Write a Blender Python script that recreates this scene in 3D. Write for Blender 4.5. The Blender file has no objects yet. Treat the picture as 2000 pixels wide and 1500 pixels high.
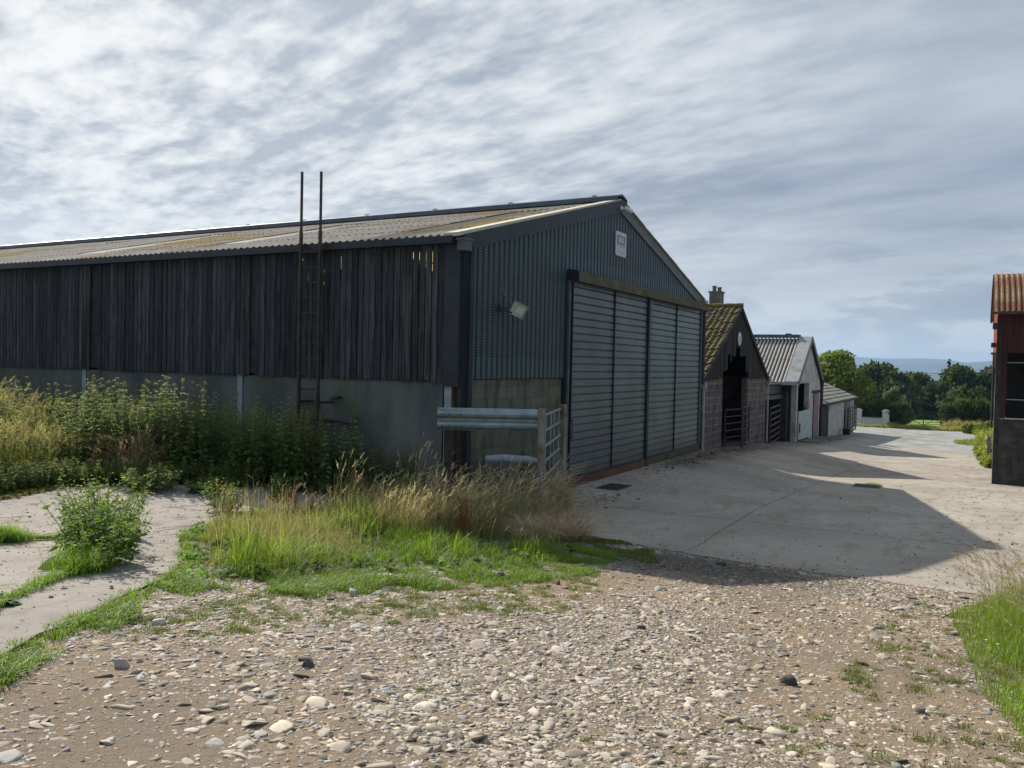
import bpy, bmesh, math, random
import numpy as np
from mathutils import Vector, Matrix
R = math.radians
C = bpy.context.scene.collection
SC = bpy.context.scene

# ------------------------------------------------------------------ camera
YAW, PITCH, ROLL, FPX = R(28.8535), R(-1.4567), R(1.248), 1640.26
CAM = Vector((-12.8146, -8.1836, 2.8366))
fw = Vector((math.cos(YAW)*math.cos(PITCH), math.sin(YAW)*math.cos(PITCH), math.sin(PITCH)))
rt = Vector((math.sin(YAW), -math.cos(YAW), 0)); up = rt.cross(fw)
rt2 = rt*math.cos(ROLL) + up*math.sin(ROLL); up2 = up*math.cos(ROLL) - rt*math.sin(ROLL)
cd = bpy.data.cameras.new("camera"); cam = bpy.data.objects.new("camera", cd); C.objects.link(cam)
cam.matrix_world = Matrix(((rt2.x, up2.x, -fw.x, CAM.x), (rt2.y, up2.y, -fw.y, CAM.y), (rt2.z, up2.z, -fw.z, CAM.z), (0, 0, 0, 1)))
cd.sensor_width = 36; cd.lens = 36*FPX/2000; cd.clip_start = 0.1; cd.clip_end = 30000
SC.camera = cam

# ------------------------------------------------------------------ exposure, sun, sky
SC.view_settings.view_transform = 'Standard'; SC.view_settings.look = 'None'
SC.view_settings.exposure = 0.38; SC.view_settings.gamma = 1.0; SC.view_settings.use_curve_mapping = False
SC.cycles.max_bounces = 8; SC.cycles.transparent_max_bounces = 8; SC.cycles.volume_bounces = 0
SUN_DIR = Vector((0.64, 1.19, 1.0)).normalized()          # towards the sun
SUN_EL = math.asin(SUN_DIR.z)
sd = bpy.data.lights.new("sun", 'SUN'); sun = bpy.data.objects.new("sun", sd); C.objects.link(sun)
sd.energy = 5.0; sd.angle = R(0.55); sd.color = (1.0, 0.93, 0.82)
sun.rotation_euler = SUN_DIR.to_track_quat('Z', 'Y').to_euler()
sun.location = (0, 0, 50)

class NT:
    """small node-graph writer"""
    def __init__(s, nt): s.nt = nt; s.n = nt.nodes; s.l = nt.links
    def node(s, t, **kw):
        n = s.n.new(t)
        for k, v in kw.items(): setattr(n, k, v)
        return n
    def put(s, sock, v):
        if hasattr(v, 'is_linked') or isinstance(v, bpy.types.NodeSocket): s.l.new(v, sock)
        elif isinstance(v, (tuple, list)) and len(v) == 3 and sock.type == 'RGBA': sock.default_value = (*v, 1)
        else: sock.default_value = v
    def m(s, op, a, b=None, c=None, clamp=False):
        n = s.node('ShaderNodeMath', operation=op, use_clamp=clamp)
        for i, v in enumerate((a, b, c)):
            if v is not None: s.put(n.inputs[i], v)
        return n.outputs[0]
    def vm(s, op, a, b=None):
        n = s.node('ShaderNodeVectorMath', operation=op)
        s.put(n.inputs[0], a)
        if b is not None: s.put(n.inputs[1], b)
        return n.outputs['Value'] if op in ('DOT_PRODUCT', 'LENGTH') else n.outputs[0]
    def vscale(s, a, f):
        n = s.node('ShaderNodeVectorMath', operation='SCALE'); s.put(n.inputs[0], a); n.inputs['Scale'].default_value = f; return n.outputs[0]
    def noise(s, vec, scale, detail=4, rough=.55, dist=0.0, out=0):
        n = s.node('ShaderNodeTexNoise'); s.put(n.inputs['Vector'], vec)
        n.inputs['Scale'].default_value = scale; n.inputs['Detail'].default_value = detail
        n.inputs['Roughness'].default_value = rough; n.inputs['Distortion'].default_value = dist
        return n.outputs[out]
    def vor(s, vec, scale, feat='F1', out=0, rnd=1.0):
        n = s.node('ShaderNodeTexVoronoi', feature=feat); s.put(n.inputs['Vector'], vec)
        n.inputs['Scale'].default_value = scale; n.inputs['Randomness'].default_value = rnd
        return n.outputs[out]
    def ramp(s, f, a, b, lo=0.0, hi=1.0, smooth=True):
        n = s.node('ShaderNodeMapRange', interpolation_type='SMOOTHSTEP' if smooth else 'LINEAR')
        s.put(n.inputs[0], f); n.inputs[1].default_value = a; n.inputs[2].default_value = b
        s.put(n.inputs[3], lo); s.put(n.inputs[4], hi); return n.outputs[0]
    def mix(s, f, a, b, blend='MIX'):
        n = s.node('ShaderNodeMix', data_type='RGBA', blend_type=blend)
        s.put(n.inputs[0], f); s.put(n.inputs[6], a); s.put(n.inputs[7], b); return n.outputs[2]
    def sep(s, v):
        n = s.node('ShaderNodeSeparateXYZ'); s.put(n.inputs[0], v); return n.outputs
    def comb(s, x, y, z):
        n = s.node('ShaderNodeCombineXYZ')
        for i, v in enumerate((x, y, z)): s.put(n.inputs[i], v)
        return n.outputs[0]

w = bpy.data.worlds.new("World"); SC.world = w; w.use_nodes = True; w.node_tree.nodes.clear()
g = NT(w.node_tree)
sky = g.node('ShaderNodeTexSky', sky_type='NISHITA', sun_disc=False)
sky.sun_elevation = SUN_EL; sky.sun_rotation = math.atan2(SUN_DIR.x, SUN_DIR.y); sky.air_density = 1.0; sky.dust_density = 2.0
D = g.node('ShaderNodeTexCoord').outputs['Generated']
dx, dy, dz = g.sep(D)
zz = g.m('ADD', g.m('MAXIMUM', dz, 0.0), 0.09)
px, py = g.m('DIVIDE', dx, zz), g.m('DIVIDE', dy, zz)
SA = R(70)                                                  # the streaks of cloud run towards this compass angle
al = g.m('ADD', g.m('MULTIPLY', px, math.cos(SA)), g.m('MULTIPLY', py, math.sin(SA)))
cr = g.m('SUBTRACT', g.m('MULTIPLY', py, math.cos(SA)), g.m('MULTIPLY', px, math.sin(SA)))
st = g.comb(g.m('MULTIPLY', al, 0.26), g.m('MULTIPLY', cr, 1.0), 1.7)
n1 = g.noise(st, 1.35, 7, .52, .25)
n2 = g.noise(g.comb(g.m('MULTIPLY', al, .58), cr, 4.2), 7.5, 6, .57, .12)
n3 = g.noise(g.comb(al, cr, 9.0), 0.75, 3, .5, .2)
sd_ = g.vm('DOT_PRODUCT', D, tuple(SUN_DIR))
near = g.ramp(sd_, 0.5, .95)
mott = g.m('MULTIPLY', g.m('SUBTRACT', n2, .5), g.m('ADD', g.m('MULTIPLY', near, 1.15), .25))
dens = g.m('ADD', g.m('ADD', g.m('MULTIPLY', g.m('SUBTRACT', n1, .5), 1.25), mott), g.m('MULTIPLY', g.m('SUBTRACT', n3, .5), .7))
br = g.ramp(dens, -.30, .38)
cl = g.mix(br, (.265, .34, .455), (.54, .605, .69))
cl2 = g.mix(br, (.42, .475, .56), (.97, .985, .985))
glow = g.ramp(sd_, 0.42, 1.0)
cl = g.mix(glow, cl, cl2)
skyc = g.vscale(sky.outputs[0], 0.065)
cover = g.ramp(dens, -.42, -.12)
cover = g.m('MAXIMUM', cover, .72)
col = g.mix(cover, skyc, cl)
# low sky: pale band with small heaped clouds
cn = g.noise(g.comb(g.m('MULTIPLY', dx, 1.0), g.m('MULTIPLY', dy, 1.0), g.m('MULTIPLY', dz, 4.2)), 6.5, 6, .56, .3)
lowc = g.mix(g.ramp(cn, .44, .56), (.30, .375, .48), (.60, .675, .73))
lowc = g.mix(g.ramp(sd_, .3, .9), lowc, (.78, .82, .86))
lowf = g.ramp(dz, .03, .21, 1.0, 0.0)
col = g.mix(g.m('MULTIPLY', lowf, .85), col, lowc)
hz = g.ramp(dz, -.01, .09, 1.0, 0.0)
col = g.mix(g.m('MULTIPLY', hz, .8), col, (.60, .73, .81))
bg = g.node('ShaderNodeBackground'); g.put(bg.inputs[0], col); bg.inputs[1].default_value = 0.75
g.l.new(bg.outputs[0], g.node('ShaderNodeOutputWorld').inputs[0])

# ------------------------------------------------------------------ objects
def tag(o, label=None, cat=None, group=None, kind=None):
    if label: o['label'] = label
    if cat: o['category'] = cat
    if group: o['group'] = group
    if kind: o['kind'] = kind
    return o
def thing(name, label, cat, loc=(0, 0, 0), group=None, rz=0.0):
    o = bpy.data.objects.new(name, None); C.objects.link(o); o.location = loc; o.rotation_euler = (0, 0, rz)
    o.empty_display_size = .2; o['off'] = tuple(loc); return tag(o, label, cat, group)
def link_mesh(name, me, mats, parent=None, local=False):
    o = bpy.data.objects.new(name, me); C.objects.link(o)
    for m_ in (mats if isinstance(mats, (list, tuple)) else [mats]): me.materials.append(m_)
    if parent:
        r = parent
        while r.parent: r = r.parent
        if not local: me.transform(Matrix.Translation(-Vector(r.location)))
        o.parent = parent
    return o

class MB:
    """collects faces of one mesh"""
    def __init__(s): s.v = []; s.f = []; s.c = []; s.mi = []; s.cc = (1, 1, 1); s.k = 0
    def face(s, pts, col=None, mi=None):
        i = len(s.v); s.v += [tuple(p) for p in pts]; s.f.append(tuple(range(i, i+len(pts)))); s.c.append(col or s.cc); s.mi.append(s.k if mi is None else mi)
    def hexa(s, p, col=None):
        # p: 8 corners bottom 0-3 (ccw), top 4-7
        for q in ((3, 2, 1, 0), (4, 5, 6, 7), (0, 1, 5, 4), (1, 2, 6, 5), (2, 3, 7, 6), (3, 0, 4, 7)):
            s.face([p[i] for i in q], col)
    def box(s, x0, x1, y0, y1, z0, z1, col=None):
        x0, x1 = min(x0, x1), max(x0, x1); y0, y1 = min(y0, y1), max(y0, y1); z0, z1 = min(z0, z1), max(z0, z1)
        s.hexa([(x0, y0, z0), (x1, y0, z0), (x1, y1, z0), (x0, y1, z0), (x0, y0, z1), (x1, y0, z1), (x1, y1, z1), (x0, y1, z1)], col); return s
    def bar(s, a, b, wd, hg, col=None, upv=(0, 0, 1)):
        a, b = Vector(a), Vector(b); d = (b-a).normalized(); u = Vector(upv)
        if abs(d.dot(u)) > .95: u = Vector((1, 0, 0))
        x = d.cross(u).normalized()*wd/2; z = x.cross(d).normalized()*hg/2
        s.hexa([a-x-z, b-x-z, b+x-z, a+x-z, a-x+z, b-x+z, b+x+z, a+x+z], col); return s
    def tube(s, a, b, r, n=8, r2=None, col=None, cap=True):
        a, b = Vector(a), Vector(b); d = (b-a).normalized(); r2 = r if r2 is None else r2
        u = Vector((0, 0, 1)) if abs(d.z) < .9 else Vector((1, 0, 0))
        x = d.cross(u).normalized(); y = d.cross(x)
        A = [a+(x*math.cos(t)+y*math.sin(t))*r for t in [2*math.pi*i/n for i in range(n)]]
        B = [b+(x*math.cos(t)+y*math.sin(t))*r2 for t in [2*math.pi*i/n for i in range(n)]]
        for i in range(n): s.face([A[i], A[(i+1) % n], B[(i+1) % n], B[i]], col)
        if cap: s.face(A[::-1], col); s.face(B, col)
        return s
    def path(s, pts, r, n=6, col=None):
        for a, b in zip(pts[:-1], pts[1:]): s.tube(a, b, r, n, col=col)
        return s
    def prism(s, poly, axis, a, b, col=None):
        """poly of 2D points extruded along an axis (0=x: pts are (y,z); 1=y: (x,z); 2=z: (x,y))"""
        def P(p, t): return (t, p[0], p[1]) if axis == 0 else (p[0], t, p[1]) if axis == 1 else (p[0], p[1], t)
        n = len(poly); A = [P(p, a) for p in poly]; B = [P(p, b) for p in poly]
        for i in range(n): s.face([A[i], A[(i+1) % n], B[(i+1) % n], B[i]], col)
        s.face(A[::-1], col); s.face(B, col); return s
    def sheet(s, prof, p0, p1, col=None):
        """open profile (list of 3D points at one end), swept from offset p0 to p1"""
        p0, p1 = Vector(p0), Vector(p1)
        for a, b in zip(prof[:-1], prof[1:]):
            a, b = Vector(a), Vector(b); s.face([a+p0, b+p0, b+p1, a+p1], col)
        return s
    def mesh(s, name, recalc=True):
        me = bpy.data.meshes.new(name); me.from_pydata(s.v, [], s.f)
        ca = me.color_attributes.new('Col', 'FLOAT_COLOR', 'CORNER')
        arr = np.ones((len(me.loops), 4), np.float32); cnt = np.array([len(f) for f in s.f])
        arr[:, :3] = np.repeat(np.array(s.c, np.float32), cnt, axis=0); ca.data.foreach_set('color', arr.ravel())
        me.polygons.foreach_set('material_index', np.array(s.mi, np.int32))
        if recalc:
            bm = bmesh.new(); bm.from_mesh(me); bmesh.ops.remove_doubles(bm, verts=bm.verts, dist=1e-5)
            bmesh.ops.recalc_face_normals(bm, faces=bm.faces); bm.to_mesh(me); bm.free()
        return me
    def build(s, name, mat, parent=None, recalc=True, local=False):
        return link_mesh(name, s.mesh(name, recalc), mat, parent, local)

def bevel(o, w_=.01, seg=2):
    m_ = o.modifiers.new('bevel', 'BEVEL'); m_.width = w_; m_.segments = seg; m_.limit_method = 'ANGLE'; return o

# ------------------------------------------------------------------ materials
def new_mat(name):
    m_ = bpy.data.materials.new(name); m_.use_nodes = True; m_.node_tree.nodes.clear(); return m_, NT(m_.node_tree)
def finish(g, col, rough=.8, bump=None, bs=.3, bd=.02, metal=0.0, spec=.3, trans=None, alpha=None):
    p = g.node('ShaderNodeBsdfPrincipled'); g.put(p.inputs['Base Color'], col); g.put(p.inputs['Roughness'], rough)
    p.inputs['Metallic'].default_value = metal; p.inputs['Specular IOR Level'].default_value = spec
    if bump is not None:
        b = g.node('ShaderNodeBump'); b.inputs['Strength'].default_value = bs; b.inputs['Distance'].default_value = bd
        g.put(b.inputs['Height'], bump); g.l.new(b.outputs[0], p.inputs['Normal'])
    out = p.outputs[0]
    if trans:
        t = g.node('ShaderNodeBsdfTranslucent'); g.put(t.inputs[0], trans[1]); mx = g.node('ShaderNodeMixShader')
        mx.inputs[0].default_value = trans[0]; g.l.new(out, mx.inputs[1]); g.l.new(t.outputs[0], mx.inputs[2]); out = mx.outputs[0]
    o = g.node('ShaderNodeOutputMaterial'); g.l.new(out, o.inputs[0])
def coords(g, kind='world'):
    if kind == 'world': return g.node('ShaderNodeNewGeometry').outputs['Position']
    return g.node('ShaderNodeTexCoord').outputs['Object']
def scl(g, v, s): return g.vm('MULTIPLY', v, s)

def pm(name, c1, c2, scale=3, rough=.8, stretch=(1, 1, 1), dirt=None, dscale=1.2, dth=(.5, .7), bump=.3, bd=.01, bscale=None, metal=0, spec=.3, attr=False, grain=None, kind='world', det=6):
    m_, g = new_mat(name); P = coords(g, kind); V = scl(g, P, stretch)
    n = g.noise(V, scale, det, .6); col = g.mix(g.ramp(n, .3, .7), c1, c2)
    if attr:
        a = g.node('ShaderNodeAttribute', attribute_name='Col'); col = g.mix(1.0, col, a.outputs[0], 'MULTIPLY')
    if dirt: col = g.mix(g.ramp(g.noise(V if attr else P, dscale, 6, .65, .3), *dth), col, dirt)
    h = g.noise(V, bscale or scale*8, 5, .65)
    if grain: col = g.mix(g.m('MULTIPLY', g.ramp(g.noise(P, grain, 3, .7), .45, .7), .35), col, (c1[0]*.45, c1[1]*.45, c1[2]*.45))
    finish(g, col, rough, h, bump, bd, metal, spec); return m_

M = {}
M['concrete_wall'] = pm('concrete_wall', (.065, .078, .082), (.15, .158, .15), 1.2, .9, (1, 1, .45), dirt=(.085, .10, .05), dscale=.9, dth=(.48, .7), bump=.25)
def board_mat(name, c1, c2, streak):
    m_, g = new_mat(name); P = coords(g); a = g.node('ShaderNodeAttribute', attribute_name='Col').outputs[0]
    V = scl(g, P, (6, 6, .55)); V2 = g.vm('ADD', V, g.vscale(a, 9.0))
    n = g.noise(V2, 2.2, 8, .68, .8); col = g.mix(g.ramp(n, .3, .72), c1, c2)
    col = g.mix(1.0, col, a, 'MULTIPLY')
    kn = g.vor(g.vm('ADD', scl(g, P, (6.5, 6.5, 1.7)), a), 1.0); col = g.mix(g.ramp(kn, .07, .17, .75, 0.0), col, (.012, .011, .010))
    pale = g.ramp(g.noise(scl(g, P, (3, 3, .3)), 1.1, 5, .6), .52, .75); col = g.mix(g.m('MULTIPLY', pale, .5), col, streak)
    finish(g, col, .85, n, .4, .006, spec=.2); return m_
M['boards'] = board_mat('weathered_boards', (.018, .021, .027), (.075, .080, .090), (.15, .152, .155))
M['gable_boards'] = board_mat('black_gable_boards', (.012, .012, .012), (.038, .036, .034), (.08, .075, .07))
def vent_mat():
    m_, g = new_mat('vented_blue_cladding'); P = coords(g); x, y, z = g.sep(P)
    fz = g.m('FRACT', g.m('MULTIPLY', z, 1/.052)); fx = g.m('FRACT', g.m('MULTIPLY', g.m('SUBTRACT', x, .36), 5.0))
    slot = g.m('MULTIPLY', g.ramp(fz, .52, .60), g.ramp(fz, .92, .99, 1, 0))
    slot = g.m('MULTIPLY', slot, g.m('MULTIPLY', g.ramp(fx, .08, .12), g.ramp(fx, .64, .68, 1, 0)))
    above = g.m('LESS_THAN', x, 4.38); lim = g.m('SUBTRACT', 5.32, g.m('MULTIPLY', above, 2.40))
    slot = g.m('MULTIPLY', slot, g.ramp(g.m('SUBTRACT', z, lim), -.01, .02))
    n = g.noise(P, 2.0, 5, .6); col = g.mix(n, (.036, .066, .080), (.060, .097, .110))
    col = g.mix(g.m('MULTIPLY', g.ramp(g.noise(scl(g, P, (3, 3, .5)), 1.5, 6, .6), .5, .8), .4), col, (.085, .10, .085))
    col = g.mix(g.m('MULTIPLY', slot, .92), col, (.006, .008, .010))
    finish(g, col, .5, spec=.4); return m_
M['vent'] = vent_mat()
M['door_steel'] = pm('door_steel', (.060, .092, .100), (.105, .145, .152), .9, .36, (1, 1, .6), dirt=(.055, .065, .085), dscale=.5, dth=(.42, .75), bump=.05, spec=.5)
def low_mottle(m_, z0, col_):  # brown noise-broken mottle, stronger towards the door bottom, plus faint vertical streaks
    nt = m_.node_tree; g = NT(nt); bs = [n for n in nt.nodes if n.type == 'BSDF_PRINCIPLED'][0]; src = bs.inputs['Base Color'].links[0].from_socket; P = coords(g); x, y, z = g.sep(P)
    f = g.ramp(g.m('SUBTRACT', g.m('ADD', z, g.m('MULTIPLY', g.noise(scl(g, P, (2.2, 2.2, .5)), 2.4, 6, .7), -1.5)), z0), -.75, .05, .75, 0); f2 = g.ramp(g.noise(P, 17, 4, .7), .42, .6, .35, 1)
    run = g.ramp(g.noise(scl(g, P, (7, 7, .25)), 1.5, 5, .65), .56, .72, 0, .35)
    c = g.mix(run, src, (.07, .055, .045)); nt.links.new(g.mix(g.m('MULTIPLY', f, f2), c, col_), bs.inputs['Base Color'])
low_mottle(M['door_steel'], .15, (.085, .075, .068))
M['navy'] = pm('navy_flashing', (.045, .062, .085), (.075, .095, .118), 1.5, .45, bump=.05, spec=.5)
M['navy_dark'] = pm('dark_navy_trim', (.009, .014, .022), (.020, .028, .040), 2, .5, bump=.05, spec=.4)
M['slate_flash'] = pm('slate_grey_flashing', (.075, .09, .10), (.12, .135, .14), 2, .5, dirt=(.08, .09, .06), bump=.05)
M['moss_lintel'] = pm('mossy_track_cover', (.050, .055, .035), (.10, .095, .055), 2.5, .8, (.6, 1, 2), dirt=(.14, .12, .055), dscale=2, bump=.2)
M['red_timber'] = pm('red_brown_timber', (.10, .040, .030), (.17, .075, .055), 3, .8, (.3, 1, 3), dirt=(.05, .035, .03), dscale=2)
M['dark_timber'] = pm('dark_timber', (.02, .021, .020), (.05, .048, .042), 4, .85)
M['galv'] = pm('galvanised_steel', (.17, .235, .25), (.28, .35, .365), 5, .42, dirt=(.22, .26, .24), dscale=3, dth=(.5, .7), bump=.06, metal=.35, spec=.5)
M['galv_dull'] = pm('dull_galvanised', (.25, .28, .30), (.37, .40, .42), 6, .5, dirt=(.17, .15, .11), dscale=4, bump=.05, metal=.25)
M['steel_dark'] = pm('dark_steel', (.030, .030, .033), (.065, .060, .058), 6, .55, dirt=(.10, .06, .04), dscale=5, dth=(.6, .75), bump=.1)
M['steel_rust'] = pm('rusty_brown_steel', (.028, .024, .024), (.06, .046, .04), 6, .6, dirt=(.10, .055, .035), dscale=4, dth=(.6, .8), bump=.1)
M['steel_pale'] = pm('pale_grey_steel', (.20, .25, .29), (.30, .35, .38), 5, .5, bump=.05)
M['timber_grey'] = pm('grey_timber', (.17, .155, .13), (.29, .27, .235), 3, .85, (4, 4, .6), dirt=(.12, .11, .07), bump=.4)
M['whitewash'] = pm('flaking_whitewash', (.40, .39, .37), (.58, .56, .53), 1.6, .9, (1, 1, .6), dirt=(.18, .165, .145), dscale=1.8, dth=(.52, .68), bump=.4, grain=7)
M['whitewash_far'] = pm('dirty_white_render', (.55, .54, .50), (.68, .66, .62), 1.0, .9, (1, 1, .5), dirt=(.36, .34, .28), dscale=1.1, dth=(.55, .75), bump=.3)
M['pale_door'] = pm('pale_grey_green_door', (.38, .45, .44), (.50, .56, .54), 1.5, .55, (1, 1, .5), dirt=(.36, .38, .30), dscale=1.5, bump=.05)
M['pink_door'] = pm('faded_pink_door', (.22, .145, .15), (.30, .20, .20), 2, .8, (3, 3, .5), dirt=(.14, .09, .09), dscale=2)
M['red_paint'] = pm('red_oxide_sheet', (.27, .055, .045), (.40, .10, .08), 2, .7, (1, 1, .4), dirt=(.12, .05, .04), dscale=1.5, dth=(.5, .7), bump=.1)
M['red_dark'] = pm('dark_red_sheet', (.028, .010, .010), (.062, .018, .018), 2, .75, (2, 2, .4), dirt=(.03, .018, .016), dscale=1.5, bump=.1)
M['white_plastic'] = pm('white_plastic', (.55, .57, .60), (.66, .67, .68), 3, .5, bump=.02)
M['grey_plastic'] = pm('grey_plastic_gutter', (.26, .28, .30), (.36, .37, .37), 5, .5, dirt=(.2, .2, .16), bump=.03)
M['sign_plate'] = pm('sign_plate', (.50, .50, .53), (.57, .57, .59), 4, .5, bump=.02)
M['sign_ink'] = pm('sign_ink', (.16, .15, .24), (.20, .19, .28), 4, .5, bump=.02)
M['sign_faint'] = pm('sign_faint', (.34, .34, .38), (.38, .38, .42), 4, .5, bump=.02)
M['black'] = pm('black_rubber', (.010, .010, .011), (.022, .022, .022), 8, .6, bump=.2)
M['glass'] = pm('dusty_lamp_glass', (.34, .38, .30), (.44, .47, .36), 6, .25, bump=.01, spec=.6)
M['slate'] = pm('mossy_slate', (.15, .15, .13), (.25, .24, .20), 2.5, .85, dirt=(.16, .17, .07), dscale=1.6, dth=(.55, .72), bump=.4, attr=True)
M['tile_moss'] = pm('mossy_tiles', (.09, .068, .048), (.20, .16, .12), 3, .9, dirt=(.15, .125, .035), dscale=1.5, dth=(.44, .56), bump=.8, bd=.03, attr=True)
M['render_stone'] = pm('grey_render', (.10, .10, .085), (.17, .17, .14), 2, .9, (1, 1, .4), dirt=(.06, .065, .045), bump=.3)
M['floor_in'] = pm('barn_floor', (.035, .03, .025), (.06, .055, .045), 1.5, .95)
M['bark'] = pm('bark', (.06, .05, .04), (.12, .10, .08), 5, .95, (1, 1, .3), bump=.8)
M['cable'] = pm('cable', (.14, .14, .14), (.2, .2, .2), 5, .6)
M['cable_dark'] = pm('dark_cable', (.03, .03, .035), (.05, .05, .055), 5, .6)

def fibre_roof_mat(name, base1, base2, mossc, amt, trough=None):
    m_, g = new_mat(name); P = coords(g); x, y, z = g.sep(P)
    n = g.noise(P, 3, 7, .65); col = g.mix(g.ramp(n, .3, .7), base1, base2)
    big = g.noise(scl(g, P, (.45, .22, .45)), 1.0, 4, .55); fine = g.noise(P, 11, 6, .72)
    mf = g.ramp(g.m('ADD', g.m('MULTIPLY', big, 1.0), g.m('MULTIPLY', fine, .55)), amt, amt+.10)
    col = g.mix(mf, col, mossc)
    lich = g.ramp(g.noise(P, 26, 4, .7), .60, .68); col = g.mix(g.m('MULTIPLY', lich, .6), col, (.10, .085, .075))
    pale = g.ramp(g.noise(P, 17, 4, .7), .64, .72); col = g.mix(g.m('MULTIPLY', pale, .5), col, (.5, .48, .43))
    if trough:      # algae and the raking sun's shade, painted together into the sheet troughs
        c_ = g.m('COSINE', g.m('MULTIPLY', y, 2*math.pi/trough[0])); col = g.mix(g.ramp(g.m('ADD', c_, g.m('MULTIPLY', g.m('SUBTRACT', fine, .5), .5)), -.35, .25, .88, 0), col, trough[1])
    finish(g, col, .92, g.m('ADD', fine, mf), .7, .03, spec=.2); return m_
M['roof_main'] = fibre_roof_mat('fibre_cement_roof', (.235, .21, .19), (.36, .33, .30), (.30, .20, .05), .79)
M['rust_roof'] = fibre_roof_mat('rusty_ribbed_roof', (.25, .15, .08), (.33, .24, .125), (.25, .09, .05), .80, (.15, (.09, .045, .035)))
M['roof_g3'] = fibre_roof_mat('grey_fibre_roof', (.48, .46, .42), (.58, .56, .50), (.3, .3, .25), 1.4, (.20, (.035, .032, .034)))
m_, g = new_mat('rooflight_sheet'); P = coords(g)
finish(g, g.mix(g.noise(P, 4, 5, .6), (.42, .39, .30), (.55, .52, .42)), .6, trans=(.45, (.95, .72, .34))); M['rooflight'] = m_
m_, g = new_mat('pale_verge_sheet'); P = coords(g)
finish(g, g.mix(g.noise(P, 5, 5, .6), (.44, .43, .33), (.58, .56, .44)), .7); M['verge_pale'] = m_

def block_mat(name, c1, c2, mort, bw, bh, axis='x', stain=None, soft=.5, msize=.012):
    m_, g = new_mat(name); P = coords(g); x, y, z = g.sep(P)
    V = g.comb(x if axis == 'x' else y, z, 0.0)
    b = g.node('ShaderNodeTexBrick'); g.put(b.inputs['Vector'], V)
    b.inputs['Scale'].default_value = 1; b.inputs['Brick Width'].default_value = bw; b.inputs['Row Height'].default_value = bh
    b.inputs['Mortar Size'].default_value = msize; b.inputs['Mortar Smooth'].default_value = .3
    g.put(b.inputs['Color1'], c1); g.put(b.inputs['Color2'], c2); g.put(b.inputs['Mortar'], mort)
    col = g.mix(g.ramp(g.noise(P, 2.2, 6, .65), .35, .75, 0, soft), b.outputs[0], (c1[0]*.45, c1[1]*.45, c1[2]*.45))
    if stain: col = g.mix(g.ramp(g.noise(scl(g, P, (2.5, 2.5, .5)), 1.3, 6, .65, .3), .48, .68, 0, .8), col, stain)
    h = g.m('ADD', g.m('MULTIPLY', b.outputs['Fac'], -1.0), g.m('MULTIPLY', g.noise(P, 25, 4, .7), .4))
    finish(g, col, .92, h, .6, .012, spec=.2); return m_
M['block_barn'] = block_mat('barn_blockwork', (.125, .13, .10), (.18, .18, .135), (.13, .135, .105), .46, .235, stain=(.045, .055, .035))
M['block_g2'] = block_mat('shed_blockwork', (.105, .098, .092), (.165, .155, .147), (.235, .225, .212), .46, .25, soft=.85, msize=.03, stain=(.08, .07, .065))
M['block_red'] = block_mat('hay_barn_blockwork', (.062, .060, .056), (.088, .084, .078), (.045, .043, .040), .46, .23, axis='y', soft=.9, stain=(.03, .035, .024))

# leaf materials read their colour from a per-leaf attribute (green, straw, brown: real tint of each leaf, with sunlit tips painted into the wall nettles)
def leaf_mat(name, tr=.4, rough=.55, spec=.35, tmul=(1.5, 1.45, .75)):
    m_, g = new_mat(name); a = g.node('ShaderNodeAttribute', attribute_name='Col').outputs[0]
    t = g.vm('MULTIPLY', a, tmul)
    finish(g, a, rough, spec=spec, trans=(tr, t)); return m_
M['leaf'] = leaf_mat('leaf', .42, .7, .15); M['grass'] = leaf_mat('grass_blade', .5, .5, .3); M['straw'] = leaf_mat('straw', .35, .7, .2, (1.15, 1.08, .85))
M['far_leaf'] = leaf_mat('far_leaf', .3, .7, .15)

def H(x, y=0):
    x = np.asarray(x, float); y = np.asarray(y, float)+x*0
    yard = np.interp(x, [-14, 0, 4.5, 45, 80, 400, 1200, 3000], [1.4, 0, 0, -1.9, -2.55, -15.35, -52, -75])
    row = np.interp(x, [-14, 0, 15, 25, 33, 45, 58, 80, 400, 1200, 3000], [1.4, 0, 0, -.5, -1.02, -1.5, -2.05, -2.55, -15.35, -52, -75])
    t = np.clip((y+4.6)/4.0, 0, 1); t = t*t*(3-2*t); z = yard*(1-t)+row*t
    sx = np.clip((x+7)/5, 0, 1)*np.clip((.1-x)/.3, 0, 1); sy = np.clip(y/3.5, 0, 1); return z+.28*sx*sx*(3-2*sx)*sy
def Hs(x, y=0.0): return float(H(x, y))

def grid_mesh(name, X, Y, Z, mat, kind='structure', smooth=True):
    """X, Y, Z arrays (n,m)"""
    n, m2 = X.shape; v = np.stack([X, Y, Z], -1).reshape(-1, 3).astype(np.float32)
    i = np.arange(n*m2).reshape(n, m2); q = np.stack([i[:-1, :-1], i[1:, :-1], i[1:, 1:], i[:-1, 1:]], -1).reshape(-1, 4)
    me = bpy.data.meshes.new(name); fill(me, v, q)
    if me.polygons[0].normal.z < 0: me.flip_normals()
    if smooth: me.polygons.foreach_set('use_smooth', np.ones(len(me.polygons), bool))
    o = link_mesh(name, me, mat); return tag(o, kind=kind)
def fill(me, v, q):
    k = q.shape[1]; me.vertices.add(len(v)); me.vertices.foreach_set('co', v.astype(np.float32).ravel())
    me.loops.add(q.size); me.loops.foreach_set('vertex_index', q.astype(np.int32).ravel())
    me.polygons.add(len(q)); me.polygons.foreach_set('loop_start', np.arange(0, q.size, k, dtype=np.int32))
    me.polygons.foreach_set('loop_total', np.full(len(q), k, np.int32)); me.update(); me.validate()
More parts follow.
